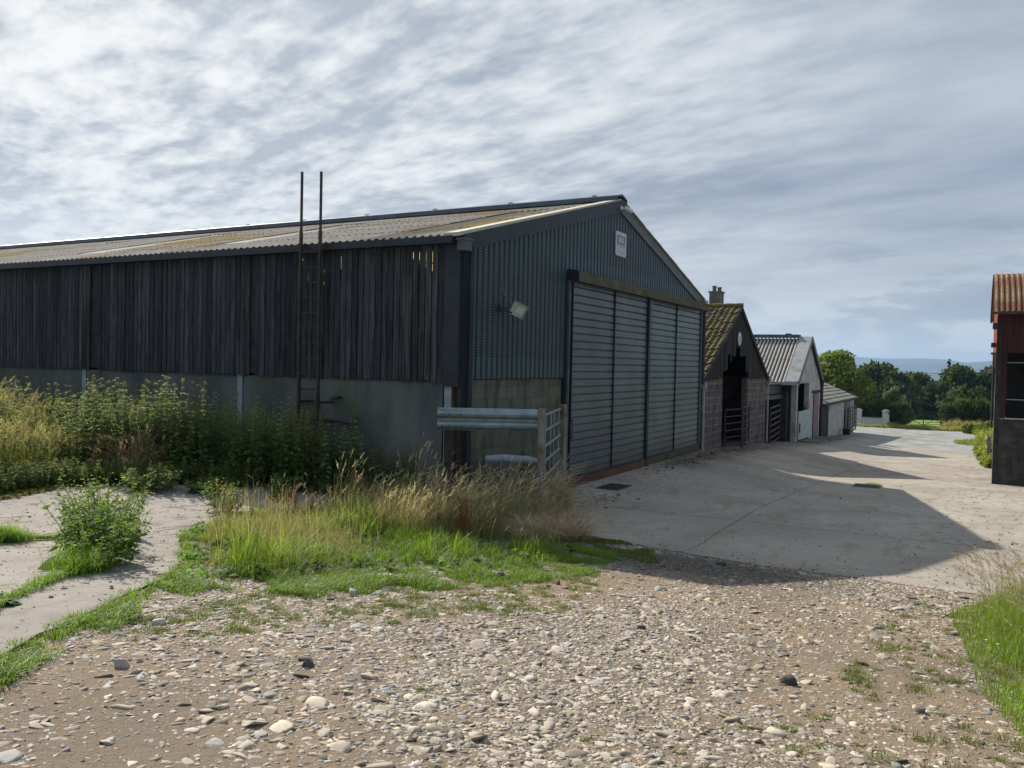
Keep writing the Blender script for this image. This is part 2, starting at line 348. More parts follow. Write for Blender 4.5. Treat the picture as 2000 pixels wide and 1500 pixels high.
def loft(name, A, B, n, m2, off, mat, kind='structure', bump=0.0, seed=0):
    def rs(P, n):
        P = np.array(P, float); d = np.r_[0, np.cumsum(np.hypot(*np.diff(P, axis=0).T))]; t = np.linspace(0, d[-1], n)
        return np.stack([np.interp(t, d, P[:, 0]), np.interp(t, d, P[:, 1])], 1)
    a, b = rs(A, n), rs(B, n); t = np.linspace(0, 1, m2)[None, :, None]
    P = a[:, None]*(1-t)+b[:, None]*t
    rng = np.random.default_rng(seed)
    if bump: P[:, 0] += rng.normal(0, bump, (n, 2)); P[:, -1] += rng.normal(0, bump, (n, 2))
    o = grid_mesh(name, P[..., 0], P[..., 1], H(P[..., 0], P[..., 1])+off, mat, kind)
    return o

# ------------------------------------------------------------------ ground
def ground_mat():
    m_, g = new_mat('soil'); P = coords(g); n = g.noise(P, 1.2, 7, .65)
    col = g.mix(g.ramp(n, .35, .65), (.085, .08, .045), (.10, .12, .045))
    col = g.mix(g.ramp(g.noise(P, 9, 5, .7), .5, .7), col, (.12, .10, .07))
    finish(g, col, .95, g.noise(P, 20, 5, .7), .5, .03, spec=.1); return m_
def gravel_mat():
    m_, g = new_mat('stony_dirt'); P = coords(g); x, y, z = g.sep(P)
    big = g.noise(P, .55, 5, .6, .5); col = g.mix(g.ramp(big, .35, .62), (.185, .148, .108), (.26, .19, .125))
    col = g.mix(g.ramp(g.noise(P, 2.3, 6, .65), .55, .75), col, (.155, .15, .14))
    # dark damp chippings beside the concrete
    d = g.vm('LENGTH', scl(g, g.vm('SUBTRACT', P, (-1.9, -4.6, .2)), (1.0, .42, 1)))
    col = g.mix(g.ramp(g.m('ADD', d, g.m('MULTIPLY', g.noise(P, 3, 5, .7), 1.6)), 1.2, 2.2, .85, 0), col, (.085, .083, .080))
    sp = g.vor(P, 38); peb = g.ramp(sp, .10, .30, 1, 0); pc = g.vor(P, 38, out=1); r_, g_, b_ = g.sep(pc)
    msk = g.m('MULTIPLY', peb, g.ramp(r_, .35, .5)); col = g.mix(g.m('MULTIPLY', msk, .8), col, g.mix(g_, (.16, .15, .14), (.42, .39, .34)))
    sp2 = g.vor(P, 95); pc2 = g.sep(g.vor(P, 95, out=1)); msk2 = g.m('MULTIPLY', g.ramp(sp2, .15, .35, 1, 0), g.ramp(pc2[0], .5, .6))
    col = g.mix(g.m('MULTIPLY', msk2, .8), col, g.mix(pc2[1], (.09, .085, .08), (.45, .42, .37)))
    h = g.m('ADD', g.m('ADD', msk, g.m('MULTIPLY', msk2, .5)), g.m('MULTIPLY', g.noise(P, 14, 6, .7), 1.2))
    finish(g, col, .95, h, .8, .02, spec=.15); return m_
def concrete_mat(name, c1, c2, dirtc, joints=True, rough_bits=1.0):
    m_, g = new_mat(name); P = coords(g); x, y, z = g.sep(P)
    col = g.mix(g.ramp(g.noise(P, .35, 6, .62, .4), .3, .7), c1, c2)
    # long scraped stains running along the yard
    s1 = g.noise(scl(g, P, (.55, 1.3, 1)), 1.3, 7, .68, .6); col = g.mix(g.ramp(s1, .50, .68, 0, .42), col, dirtc)
    s2 = g.ramp(g.noise(scl(g, P, (1.0, 2.4, 1)), 2.2, 7, .72), .55, .63, 0, .8); edge = g.ramp(g.m('ABSOLUTE', g.m('ADD', y, 4.6)), 1.7, 4.1, .12, 1)
    col = g.mix(g.m('MULTIPLY', s2, edge), col, (.075, .055, .04))
    sp = g.ramp(g.vor(P, 24), .03, .10, 1, 0); pc = g.sep(g.vor(P, 24, out=1)); near = g.ramp(x, -3, 6, 1, .15)
    col = g.mix(g.m('MULTIPLY', g.m('MULTIPLY', sp, g.ramp(pc[0], .66, .7)), g.m('MULTIPLY', near, rough_bits)), col, (.035, .033, .03))
    if joints:   # muck trodden in front of the doorways
        mk = g.m('MULTIPLY', g.ramp(g.m('ADD', y, g.m('MULTIPLY', g.noise(P, 1.3, 6, .7, .5), 2.2)), -.9, .25), g.ramp(x, 8.5, 11.5)); mk = g.m('MULTIPLY', mk, g.ramp(g.noise(P, 3.2, 6, .7), .36, .56, .25, 1)); col = g.mix(g.m('MULTIPLY', mk, .85), col, (.085, .07, .055))
    fine = g.noise(P, 38, 5, .8); col = g.mix(g.ramp(fine, .5, .72, 0, .6), col, (.15, .14, .13))
    col = g.mix(g.ramp(g.noise(P, 5, 6, .7), .48, .7, 0, .4), col, (.18, .155, .13))
    col = g.mix(g.ramp(g.noise(P, 75, 3, .7), .62, .74, 0, .5), col, (.62, .58, .52))
    if joints:
        jx = g.m('ABSOLUTE', g.m('SUBTRACT', g.m('FRACT', g.m('DIVIDE', g.m('ADD', x, g.m('MULTIPLY', g.noise(P, 1.5, 3), .1)), 5.6)), .5))
        jy = g.m('ABSOLUTE', g.m('ADD', y, g.m('ADD', 4.35, g.m('MULTIPLY', g.noise(P, .8, 3), .16))))
        col = g.mix(g.ramp(g.m('MINIMUM', jx, g.m('DIVIDE', jy, 4)), .0, .0055, .75, 0), col, (.06, .05, .04))
    h = g.m('ADD', g.m('MULTIPLY', fine, .5), g.noise(P, 7, 5, .65))
    finish(g, col, .92, h, .35, .012, spec=.2); return m_
M['soil'] = ground_mat(); M['gravel'] = gravel_mat()
M['yard'] = concrete_mat('yard_concrete', (.29, .26, .22), (.42, .38, .32), (.19, .145, .10))
M['pad'] = concrete_mat('old_pad_concrete', (.22, .20, .18), (.34, .31, .275), (.16, .14, .115), False, 1.0)
M['far_track'] = pm('grey_far_track', (.24, .245, .25), (.34, .34, .335), .9, .95, (.4, 1, 1), dirt=(.20, .21, .13), dscale=.35, dth=(.5, .65), grain=6)
M['field'] = pm('meadow_grass', (.13, .22, .03), (.20, .30, .05), .08, .9, dirt=(.25, .30, .08), dscale=.03, bump=.3)
M['hill_far'] = pm('distant_farmland', (.02, .045, .04), (.05, .075, .06), .0022, .95, (1, 1, 1), dirt=(.03, .05, .035), dscale=.004, dth=(.5, .6), bump=0)

xs = np.r_[np.linspace(-40, -14, 14), np.arange(-13, 16, .5), np.linspace(17, 45, 12), np.linspace(50, 400, 26), np.linspace(500, 9000, 30)]
ys = np.r_[np.linspace(-5000, -60, 16), np.linspace(-50, -10, 16), np.linspace(-9, 16, 60), np.linspace(20, 50, 8), np.linspace(60, 6000, 20)]
X, Y = np.meshgrid(xs, ys, indexing='ij'); grid_mesh('ground', X, Y, H(X, Y)-.06, M['soil'])
pad_edge = [(-12.5, -5.0), (-9.95, -3.15), (-8.7, -2.38), (-7.5, -1.62), (-6.85, -1.05), (-5.6, .5), (-3.7, 1.5), (-1.2, 1.1), (-.05, .9)]
loft('gravel_yard', [(-20, -14), (.2, -14)], [(-20, 0), (.4, 0)], 110, 70, .004, M['gravel'])
loft('concrete_pad', pad_edge, [(-16, -4), (-16, 3), (-15, 9), (-8, 12), (-.05, 12)], 80, 60, .032, M['pad'], bump=.02)
loft('concrete_yard', [(.30, .3), (-.12, -2.6), (-.42, -3.4), (-.85, -4.8), (-1.03, -5.7), (-.95, -6.8), (-1.05, -8.1), (-.9, -9.5), (-1, -13), (-1, -20)],
     [(50.3, 1.5), (50.3, -2), (50.2, -4), (48, -7), (44.9, -9.2), (41, -13), (35, -20)], 140, 110, .011, M['yard'], bump=.02)
#loft('yard_threshold', [(.3, -.85), (16, -.85)], [(4.3, .6), (16, .6)], 20, 4, .0285, M['yard'])
#loft('barn_aprons', [(15.2, .5), (49, .5)], [(15.2, -1.5), (49, -1.5)], 40, 4, .0265, M['yard'])
loft('gravel_track', [(43, 8), (43, -26)], [(78, 10), (78, -30)], 20, 20, .012, M['far_track'])
loft('field', [(73.5, 60), (76, -60)], [(400, 140), (400, -120)], 30, 60, .03, M['field'])

# ------------------------------------------------------------------ hills far away
def hills():
    rng = np.random.default_rng(5); ang = np.linspace(R(-25), R(75), 260)
    def ridge(r, base, amp, seed, f=1.0):
        q = np.random.default_rng(seed); s = np.zeros_like(ang)
        for k in range(1, 9): s += np.sin(ang*f*k*9+q.uniform(0, 6.3))*(1/k**.9)
        return base+amp*s/2
    rows = [(2600, -95, 0, 1), (3100, -34, 12, 2), (3600, -50, 6, 3), (4300, -2, 18, 4), (5200, -30, 9, 5), (6100, 62, 36, 6), (6900, 0, 10, 7), (7600, 108, 48, 9), (8200, -100, 0, 8)]
    X = np.array([[-12+r*math.cos(a) for a in ang] for r, *_ in rows]); Y = np.array([[-8+r*math.sin(a) for a in ang] for r, *_ in rows])
    Z = np.array([ridge(*q[:4]) for q in rows])
    grid_mesh('hills', X, Y, Z, M['hill_far'])
hills()

# ------------------------------------------------------------------ the large steel barn
BW, BL, EZ, RZ, CZ = 15.06, 31.6, 5.07, 7.0, 2.5
SL = (RZ-EZ)/(BW/2)
rng = random.Random(7)
barn = thing('steel_barn', 'long dark barn with grey timber boarded side and blue vented metal gable end', 'barn', (0, 0, 0))
mb = MB()
mb.box(0, .22, .32, 5.36, -.6, CZ); mb.box(0, .22, 5.56, 10.61, -.6, CZ); mb.box(0, .22, 10.81, 15.86, -.6, CZ); mb.box(0, .22, 16.06, 21.0, -.6, CZ); mb.box(0, .22, 21.2, 26.25, -.6, CZ); mb.box(0, .22, 26.45, BL, -.6, CZ)
mb.box(BW-.22, BW, .3, BL, -.8, CZ); mb.box(.23, BW-.23, BL-.22, BL-.002, -.8, CZ)
mb.build('concrete_side_wall', M['concrete_wall'], barn)
mb = MB(); mb.box(.33, 4.43, .02, .24, -.3, CZ-.004); mb.build('blockwork_wall', M['block_barn'], barn)
# vertical boards with gaps
mb = MB(); y = .30
while y < BL-.1:
    wd = rng.uniform(.112, .128); t = rng.uniform(.55, 1.35); tint = (t, t*rng.uniform(.96, 1.0), t*rng.uniform(.93, 1.03))
    o_ = rng.uniform(0, .012); lo = CZ-.05+rng.uniform(-.02, .02)
    if not (4.9 < (y % 5.25) < 5.1): mb.box(-.055+o_, -.028+o_, y, y+wd, lo, EZ-.06, tint)
    y += .143
mb.build('timber_boarding', M['boards'], barn, recalc=False)
mb = MB(); y = .37     # inner row behind the gaps, broken here and there
holes = {2: .45, 3: .35, 4: .35, 1: .45, 18: .2, 19: .3, 21: .5, 22: .22, 23: .25, 29: .15, 41: .2, 55: .12, 16: .25, 84: .18}
k = 0
while y < BL-.2:
    top = EZ-.06
    if k in holes:
        a = EZ-.22-(.25 if k in (21, 22, 19) else .12 if k in (29,) else 0); mb.box(.0, .03, y, y+.135, CZ-.05, a-holes[k]); mb.box(.0, .03, y, y+.135, a, top)
        if holes[k] > .3: mb.box(.0, .02, y, y+.135, a-holes[k]*.45-.03, a-holes[k]*.45)
    else: mb.box(.0, .03, y, y+.1425, CZ-.05, top)
    y += .143; k += 1
mb.build('inner_boarding', M['dark_timber'], barn)
mb = MB(); mb.box(BW-.05, BW-.02, .3, BL, CZ, EZ-.05); mb.prism([(0.02, CZ), (BW-.06, CZ), (BW-.06, EZ), (BW/2, RZ-.05), (0.02, EZ)], 1, BL-.05, BL-.02)
mb.build('rear_cladding', M['navy'], barn)
mb = MB(); mb.box(.25, BW-.25, .3, BL-.25, -.05, .012); mb.build('earth_floor', M['floor_in'], barn)
# steel posts in the side wall
for yy in (5.46, 10.71, 15.96, 21.1, 26.35):
    mb = MB(); mb.box(-.012, .004, yy-.075, yy+.075, -.6, CZ-.04); mb.box(.004, .14, yy-.006, yy+.006, -.6, CZ-.04); mb.build('steel_post', M['steel_pale'], barn)
    mb = MB(); mb.box(-.028, -.018, yy-.10, yy+.10, CZ-.03, EZ-.1); mb.build('cover_strip', M['navy_dark'], barn)
mb = MB(); mb.box(-.012, .004, .125, .275, -.3, CZ-.04); mb.box(.004, .16, .19, .21, -.3, CZ-.04); mb.build('steel_post', M['steel_pale'], barn)
# corner trim and box post
mb = MB(); mb.box(-.075, .02, -.035, .28, CZ-.12, EZ-.02); mb.box(.02, .30, -.06, .02, CZ-.3, EZ-.02); mb.build('corner_trim', M['navy_dark'], barn)
mb = MB(); mb.box(.03, .26, -.04, .018, -.4, CZ-.3); mb.build('corner_post', M['dark_timber'], barn)
mb = MB(); mb.path([(.20, -.13, EZ-.15), (.20, -.13, .0)], .055, 10); mb.build('downpipe', M['navy_dark'], barn)
# vented gable cladding, box profile, 0.2 m pitch
mb = MB()
def roofz(x): return EZ+SL*(x if x < BW/2 else BW-x)
edges = []
x = .36; prof = [(0, -.012), (.012, .035), (.138, .035), (.15, -.012)]
pts = []
while x < BW: pts += [(x+a, -b-.012) for a, b in prof]; x += .2
for (xa, ya), (xb, yb) in zip(pts[:-1], pts[1:]):
    if xb > BW-.02: break
    lo = CZ+.02 if xb <= 4.43 else 4.88
    for s_, e_ in ([(xa, xb)] if not xa < BW/2 < xb else [(xa, BW/2), (BW/2, xb)]):
        f = lambda q: ya+(yb-ya)*(q-xa)/max(xb-xa, 1e-6)
        mb.face([(s_, f(s_), lo), (e_, f(e_), lo), (e_, f(e_), roofz(e_)-.04), (s_, f(s_), roofz(s_)-.04)])
mb.box(.34, 4.4, .0, .012, CZ+.03, EZ-.02)
mb.build('vented_gable_cladding', M['vent'], barn, recalc=False)
# roof, corrugated, two slopes with rooflights
def corr_roof(name, parent, mat, x0, z0, x1, z1, ya, yb, pitch=.177, amp=.019, overlap=1.55, skip=(), thick=0):
    """sheets run up the slope from (x0,z0) to (x1,z1), corrugated along y"""
    mb = MB(); ys_ = np.arange(ya, yb+1e-6, pitch/4); L = math.hypot(x1-x0, z1-z0); nrm = np.array([-(z1-z0), (x1-x0)])/L
    if nrm[1] < 0: nrm = -nrm
    nl = max(1, int(round(L/overlap)))
    for r_ in range(nl):
        t0, t1 = r_/nl, (r_+1)/nl+(.03 if r_ < nl-1 else 0); t1 = min(t1, 1)
        for a, b in zip(ys_[:-1], ys_[1:]):
            if any(s0 <= (a+b)/2 <= s1 and u0 <= (t0+r_/nl+1/nl)/2 <= u1 for s0, s1, u0, u1 in skip): continue
            q = []
            for yy, t, lift in ((a, t0, .014), (b, t0, .014), (b, t1, .0), (a, t1, .0)):
                h_ = amp*math.cos(2*math.pi*yy/pitch)+lift
                q.append((x0+(x1-x0)*t+nrm[0]*h_, yy, z0+(z1-z0)*t+nrm[1]*h_))
            mb.face(q)
    me = mb.mesh(name, recalc=False); me.polygons.foreach_set('use_smooth', np.ones(len(me.polygons), bool))
    return link_mesh(name, me, mat, parent)
OV = .16
lights = [(1.05, 2.12, .1, .72), (6.75, 7.8, .1, .72), (12.0, 13.1, .1, .72), (17.25, 18.3, .1, .72)]
x0, z0 = -OV, EZ-SL*OV+.06
corr_roof('roof_slope', barn, M['roof_main'], x0, z0, BW/2, RZ+.06, .18, BL, skip=lights)
RL = [(1.05, 2.12), (6.3, 8.6), (10.8, 13.3), (14.2, 15.3), (17.0, 18.4)]; lightsR = [(s, e, .0, 1.0) for s, e in RL]
corr_roof('roof_slope', barn, M['roof_main'], BW-x0, z0, BW/2, RZ+.06, -.14, BL, skip=lightsR)
for i, (s, e, u0, u1) in enumerate(lights):
    dx_ = BW/2-x0
    corr_roof('rooflight', barn, M['rooflight'], x0+dx_*.0+.2*dx_, z0+(RZ+.06-z0)*.2-.012, x0+dx_*.8, z0+(RZ+.06-z0)*.8-.012, s-.05, e+.05, overlap=9)
    corr_roof('roof_slope', barn, M['roof_main'], x0, z0, x0+dx_*.2+.1, z0+(RZ+.06-z0)*.2+.028, s-.09, e+.09, overlap=9)
    corr_roof('roof_slope', barn, M['roof_main'], x0+dx_*.8-.1, z0+(RZ+.06-z0)*.8-.028, BW/2, RZ+.06, s-.09, e+.09, overlap=9)
for s, e in RL: corr_roof('rooflight', barn, M['rooflight'], BW-x0, z0, BW/2, RZ+.06, s-.05, e+.05, overlap=9)
# pale verge sheet over the gable and dark barge flashing
for sgn, nm in ((0, 'verge_sheet'), (1, 'verge_sheet')):
    mb = MB(); f = (lambda x: x) if sgn == 0 else (lambda x: BW-x)
    mb.hexa([(f(x0-.02), -.07, z0-.02), (f(x0-.02), .24, z0-.02), (f(BW/2), .24, RZ+.04), (f(BW/2), -.07, RZ+.04),
             (f(x0-.02), -.07, z0+.05), (f(x0-.02), .24, z0+.05), (f(BW/2), .24, RZ+.11), (f(BW/2), -.07, RZ+.11)])
    mb.build(nm, M['verge_pale'] if sgn == 0 else M['slate_flash'], barn)
    mb = MB(); d_ = .30
    mb.hexa([(f(.0), -.085, EZ-d_+.06), (f(.0), -.055, EZ-d_+.06), (f(BW/2-.001), -.055, RZ-d_+.06), (f(BW/2-.001), -.085, RZ-d_+.06),
             (f(.0), -.085, EZ+.055), (f(.0), -.055, EZ+.03), (f(BW/2-.001), -.055, RZ+.03), (f(BW/2-.001), -.085, RZ+.075)])
    mb.build('barge_flashing', M['navy_dark'] if sgn == 0 else M['slate_flash'], barn)
mb = MB(); q = .36
mb.prism([(BW/2-q, RZ+.02), (BW/2-q+.02, RZ+.14), (BW/2-.03, RZ+.225), (BW/2+.03, RZ+.225), (BW/2+q-.02, RZ+.14), (BW/2+q, RZ+.02), (BW/2+q-.03, RZ+.02), (BW/2+q-.05, RZ+.12), (BW/2, RZ+.18), (BW/2-q+.05, RZ+.12), (BW/2-q+.03, RZ+.02)], 1, -.10, BL)
for yy in np.arange(.6, BL, 2.5): mb.box(BW/2-.08, BW/2+.08, yy, yy+.12, RZ+.2, RZ+.238)
mb.build('ridge_cap', M['navy'], barn)
mb = MB(); mb.prism([(-.29, EZ+.0), (-.29, EZ-.13), (-.13, EZ-.13), (-.06, EZ-.1), (-.06, EZ-.02), (-.13, EZ-.10), (-.26, EZ-.10), (-.26, EZ+.0)], 1, .0, BL); mb.build('gutter', M['navy_dark'], barn)
mb = MB(); mb.box(-.15, .08, -.20, -.03, EZ-.25, EZ-.03); mb.box(-.17, .10, -.22, -.01, EZ-.07, EZ-.03); o = mb.build('gutter_outlet', M['slate_flash'], barn)
mb = MB(); mb.box(BW-.02, BW+.25, -.2, .05, EZ-.22, EZ-.0); mb.build('gutter_outlet', M['grey_plastic'], barn)
mb = MB(); mb.tube((BW+.17, -.1, EZ-.2), (BW+.17, -.1, 2.25), .06, 8); mb.build('downpipe', M['navy_dark'], barn)
mb = MB(); mb.tube((BW+.30, -.12, 2.2), (BW+.30, -.12, -.05), .05, 8); mb.box(BW+.22, BW+.38, -.2, -.04, 2.1, 2.3); mb.build('downpipe', M['grey_plastic'], barn)
# track cover over the doors
mb = MB(); mb.prism([(-.03, 4.98), (-.32, 4.93), (-.34, 4.70), (-.30, 4.70), (-.28, 4.72), (-.03, 4.72)], 0, 4.50, BW-.02); mb.build('door_track_cover', M['moss_lintel'], barn)
mb = MB(); mb.prism([(-.02, 4.985), (-.33, 4.94), (-.35, 4.69), (-.02, 4.69)], 0, 4.43, 4.498); mb.build('track_end_plate', M['navy_dark'], barn)
# sliding doors, horizontal box profile
def rib_door(xa, xb, yf, zlo, zhi):
    d = thing_part = MB(); z = zlo; xa_, xb_ = xa+.02, xb-.02
    pr = []
    while z < zhi-.001:
        for dz, dy in ((0, 0), (.128, -.004), (.136, .03), (.152, .03), (.163, -.02), (.175, 0)):
            if z+dz <= zhi: pr.append((dy, z+dz))
        z += .175
    pr.append((0, zhi))
    for (ya, za), (yb, zb) in zip(pr[:-1], pr[1:]):
        if zb-za < 1e-5 and abs(ya-yb) < 1e-5: continue
        d.face([(xa_, yf+ya, za), (xb_, yf+ya, za), (xb_, yf+yb, zb), (xa_, yf+yb, zb)])
    d.box(xa_, xb_, yf+.035, yf+.045, zlo, zhi)
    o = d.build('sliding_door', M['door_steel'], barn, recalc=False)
    f = MB(); f.box(xa, xa_+.004, yf-.034, yf+.04, zlo, zhi); f.box(xb_-.004, xb, yf-.034, yf+.04, zlo, zhi); f.box(xa, xb, yf-.034, yf+.04, zlo-.03, zlo+.01)
    f.build('frame', M['navy_dark'], o)
    return o
dl = [(4.54, 7.10, -.13, .24), (7.10, 9.54, -.13, .24), (9.68, 12.32, -.07, .24), (12.32, 14.90, -.07, .24)]
for i, (xa, xb, yf, zl) in enumerate(dl):
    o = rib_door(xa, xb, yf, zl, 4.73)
    f = MB(); f.box(xa, xb, yf-.05, yf+.03, .03, zl-.035); f.build('bottom_rail', M['red_timber'] if i < 2 else M['moss_lintel'], o)
    if i == 0:
        f = MB(); f.bar((xa+.02, yf-.07, 1.15), (xa+.02, yf-.07, 1.55), .02, .02); f.box(xa, xa+.04, yf-.08, yf-.03, 1.13, 1.17); f.box(xa, xa+.04, yf-.08, yf-.03, 1.53, 1.57); f.build('handle', M['steel_dark'], o)
mb = MB(); mb.box(9.54, 9.70, -.19, -.02, .0, 4.72); mb.build('meeting_post', M['navy_dark'], barn)
mb = MB(); mb.box(4.38, 4.54, -.08, .1, -.1, 4.72); mb.build('door_jamb', M['navy_dark'], barn)
mb = MB(); mb.box(4.42, 4.49, -.13, -.08, .0, 4.72); mb.build('guide_channel', M['slate_flash'], barn)
mb = MB(); mb.box(14.91, 15.07, -.10, .1, -.1, 4.72); mb.build('door_jamb', M['navy_dark'], barn)

# ladder on the side wall
lad = thing('wall_ladder', 'tall dark steel ladder fixed to the boarded side wall with long handrails above the eaves', 'ladder', (-.38, 3.2, 0))
for yy in (2.95, 3.44):
    mb = MB(); mb.box(-.42, -.36, yy-.022, yy+.022, .9, 5.3); mb.box(-.41, -.37, yy-.018, yy+.018, 5.3, 6.47 if yy > 3.2 else 6.43); mb.build('stile', M['steel_rust'], lad)
for k in range(13):
    z = 1.35+.296*k; mb = MB(); mb.tube((-.39, 2.95, z), (-.39, 3.44, z), .016, 6); mb.build('rung', M['steel_rust'], lad)
for z in (5.02, 1.98, 1.62):
    mb = MB(); mb.bar((-.39, 2.97, z), (-.02, 2.87, z), .05, .05); mb.build('wall_bracket', M['steel_rust'], lad)
    mb = MB(); mb.bar((-.39, 3.42, z), (-.02, 3.42, z), .05, .05); mb.build('wall_bracket', M['steel_rust'], lad)
pp = MB(); pp.tube((-.12, 2.2, 1.60), (-.12, 3.9, 1.66), .028, 8); pp.tube((-.12, 2.2, 1.60), (-.12, 2.2, 1.74), .03, 8); o = pp.build('wall_pipe', M['steel_dark']); tag(o, 'thin dark pipe running along the grey wall behind the foot of the ladder', 'pipe')
pp = MB(); pp.tube((-.02, 2.70, 2.08), (-.38, 2.62, 2.06), .035, 8); pp.tube((-.38, 2.62, 2.06), (-.38, 2.62, 2.0), .03, 8); o = pp.build('pipe_stub', M['steel_dark']); tag(o, 'short dark pipe sticking out of the grey wall beside the ladder', 'pipe')

# floodlight, its cable, the camera and the sign on the gable
fl = thing('floodlight', 'square grey floodlight tilted on its bracket on the blue gable, left of the doors', 'floodlight', (1.45, -.05, 3.9))
mb = MB(); mb.box(1.30, 1.40, -.10, -.045, 3.80, 3.96); mb.bar((1.35, -.08, 3.88), (1.55, -.30, 3.90), .05, .03); mb.bar((1.36, -.07, 3.86), (1.40, -.32, 3.80), .03, .03); mb.build('bracket', M['steel_dark'], fl)
cen = Vector((1.56, -.36, 3.87)); nn = Vector((-.52, -.80, -.30)).normalized(); ux = Vector((.80, -.48, -.36)); ux = (ux-nn*ux.dot(nn)).normalized(); uy = nn.cross(ux)
def fbox(mb, a0, a1, b0, b1, c0, c1, sh=1.0):
    a0, a1, b0, b1 = a0*.8, a1*.8, b0*.85, b1*.85
    P = [(a0*sh, b0*sh, c0), (a1*sh, b0*sh, c0), (a1*sh, b1*sh, c0), (a0*sh, b1*sh, c0), (a0, b0, c1), (a1, b0, c1), (a1, b1, c1), (a0, b1, c1)]
    mb.hexa([cen+ux*p[0]+uy*p[1]+nn*p[2] for p in P])
mb = MB(); fbox(mb, -.21, .21, -.15, .15, -.12, .0, .6); o = mb.build('housing', M['galv'], fl)
mb = MB()
for a in ((-.22, .22, -.165, -.145), (-.22, .22, .145, .165), (-.22, -.20, -.145, .145), (.20, .22, -.145, .145)): fbox(mb, *a, .0, .035)
mb.build('rim', M['galv'], fl)
mb = MB(); fbox(mb, -.198, .198, -.143, .143, .002, .014); mb.build('lens', M['glass'], fl)
mb = MB(); fbox(mb, -.05, .15, -.07, .07, .015, .018); mb.build('reflector', M['sign_plate'], fl)
mb = MB(); mb.path([(1.40, -.06, 4.86), (1.42, -.07, 4.5), (1.46, -.10, 4.15), (1.50, -.28, 3.98)], .010, 6); o = mb.build('lamp_cable', M['cable']); tag(o, 'thin pale cable running down the blue cladding to the floodlight', 'cable')
cm = thing('security_camera', 'small white bullet camera under the peak of the barn gable', 'camera', (7.5, -.18, 6.95))
mb = MB(); mb.tube((7.46, -.09, 6.86), (7.46, -.12, 6.86), .055, 12); mb.build('base', M['white_plastic'], cm)
mb = MB(); mb.tube((7.46, -.12, 6.86), (7.55, -.18, 6.86), .02, 8); mb.build('arm', M['white_plastic'], cm)
mb = MB(); mb.tube((7.54, -.16, 6.885), (7.70, -.30, 6.79), .055, 12); mb.build('body', M['white_plastic'], cm)
sg = thing('company_sign', 'white plate sign with grey MA lettering high on the blue gable above the doors', 'sign', (7.55, -.05, 5.9))
def rrect(x0, x1, z0, z1, r, n=5):
    o = []
    for cx, cz, a0 in ((x1-r, z1-r, 0), (x0+r, z1-r, 90), (x0+r, z0+r, 180), (x1-r, z0+r, 270)):
        for i in range(n+1): a = R(a0+90*i/n); o.append((cx+r*math.cos(a), cz+r*math.sin(a)))
    return o
mb = MB(); mb.prism(rrect(7.22, 7.94, 5.64, 6.26, .05), 1, -.075, -.055); pl = mb.build('plate', M['sign_plate'], sg)
def text(s_, size, x, y, z, mat, parent, rotz=0, name='lettering', ext=.002, bold=0.0):
    cu = bpy.data.curves.new('t', 'FONT'); cu.body = s_; cu.size = size; cu.extrude = ext; cu.align_x = 'CENTER'; cu.offset = bold
    to = bpy.data.objects.new('t', cu); C.objects.link(to); bpy.context.view_layer.update()
    me = bpy.data.meshes.new_from_object(to.evaluated_get(bpy.context.evaluated_depsgraph_get())); bpy.data.objects.remove(to)
    me.transform(Matrix.Translation((x, y, z)) @ Matrix.Rotation(rotz, 4, 'Z') @ Matrix.Rotation(R(90), 4, 'X'))
    return link_mesh(name, me, mat, parent)
mb = MB(); mb.prism([(7.30, 5.93), (7.86, 5.93), (7.86, 6.17), (7.30, 6.17)], 1, -.0785, -.0755); mb.build('panel', M['sign_ink'], pl)
text('MA', .27, 7.58, -.0815, 5.955, M['sign_plate'], pl, bold=.004)
mb = MB(); mb.box(7.30, 7.86, -.0785, -.0755, 5.865, 5.90)
mb.box(7.30, 7.32, -.0785, -.0755, 5.90, 5.93); mb.box(7.84, 7.86, -.0785, -.0755, 5.90, 5.93)
for z, a, b in ((5.80, 7.34, 7.78), (5.75, 7.33, 7.60), (5.75, 7.64, 7.84), (5.70, 7.42, 7.76)): mb.box(a, b, -.0775, -.0755, z, z+.014)
mb.build('small_print', M['sign_faint'], pl)

# ------------------------------------------------------------------ crash barrier and gate at the barn corner
br_ = thing('crash_barrier', 'length of galvanised W-profile crash barrier crossing in front of the barn corner', 'barrier', (.0, -.85, .0))
A_, B_ = Vector((-.66, -.02, 0)), Vector((.26, -1.50, 0)); dv = (B_-A_).normalized(); nv = Vector((dv.y, -dv.x, 0))
if nv.x > 0: nv = -nv
def wbeam(z0, sc=1.0):
    pr = [(-.01, 0), (.0, .015), (.075, .06), (.085, .10), (.075, .14), (.012, .175), (.005, .195), (.012, .215), (.075, .25), (.085, .29), (.075, .33), (.0, .375), (-.01, .39)]
    mb = MB(); 
    for off in (0,):
        P = [A_+nv*a+Vector((0, 0, z0+b)) for a, b in pr]; Q = [B_+nv*a+Vector((0, 0, z0+b)) for a, b in pr]
        P2 = [p-nv*.008 for p in P]; Q2 = [p-nv*.008 for p in Q]
        for i in range(len(P)-1): mb.face([P[i], P[i+1], Q[i+1], Q[i]]); mb.face([P2[i+1], P2[i], Q2[i], Q2[i+1]]); mb.face([P[i], P2[i], P2[i+1], P[i+1]]); mb.face([Q[i], Q[i+1], Q2[i+1], Q2[i]])
    me = mb.mesh('rail', recalc=True); return me
o = link_mesh('rail', wbeam(1.64), M['galv'], br_)
for t in (.08, .20, .42):
    for z in (1.72, 1.92):
        mb = MB(); p = A_+dv*t+nv*.078+Vector((0, 0, z)); mb.tube(p, p+nv*.012, .016, 6); mb.build('bolt', M['steel_dark'], br_)
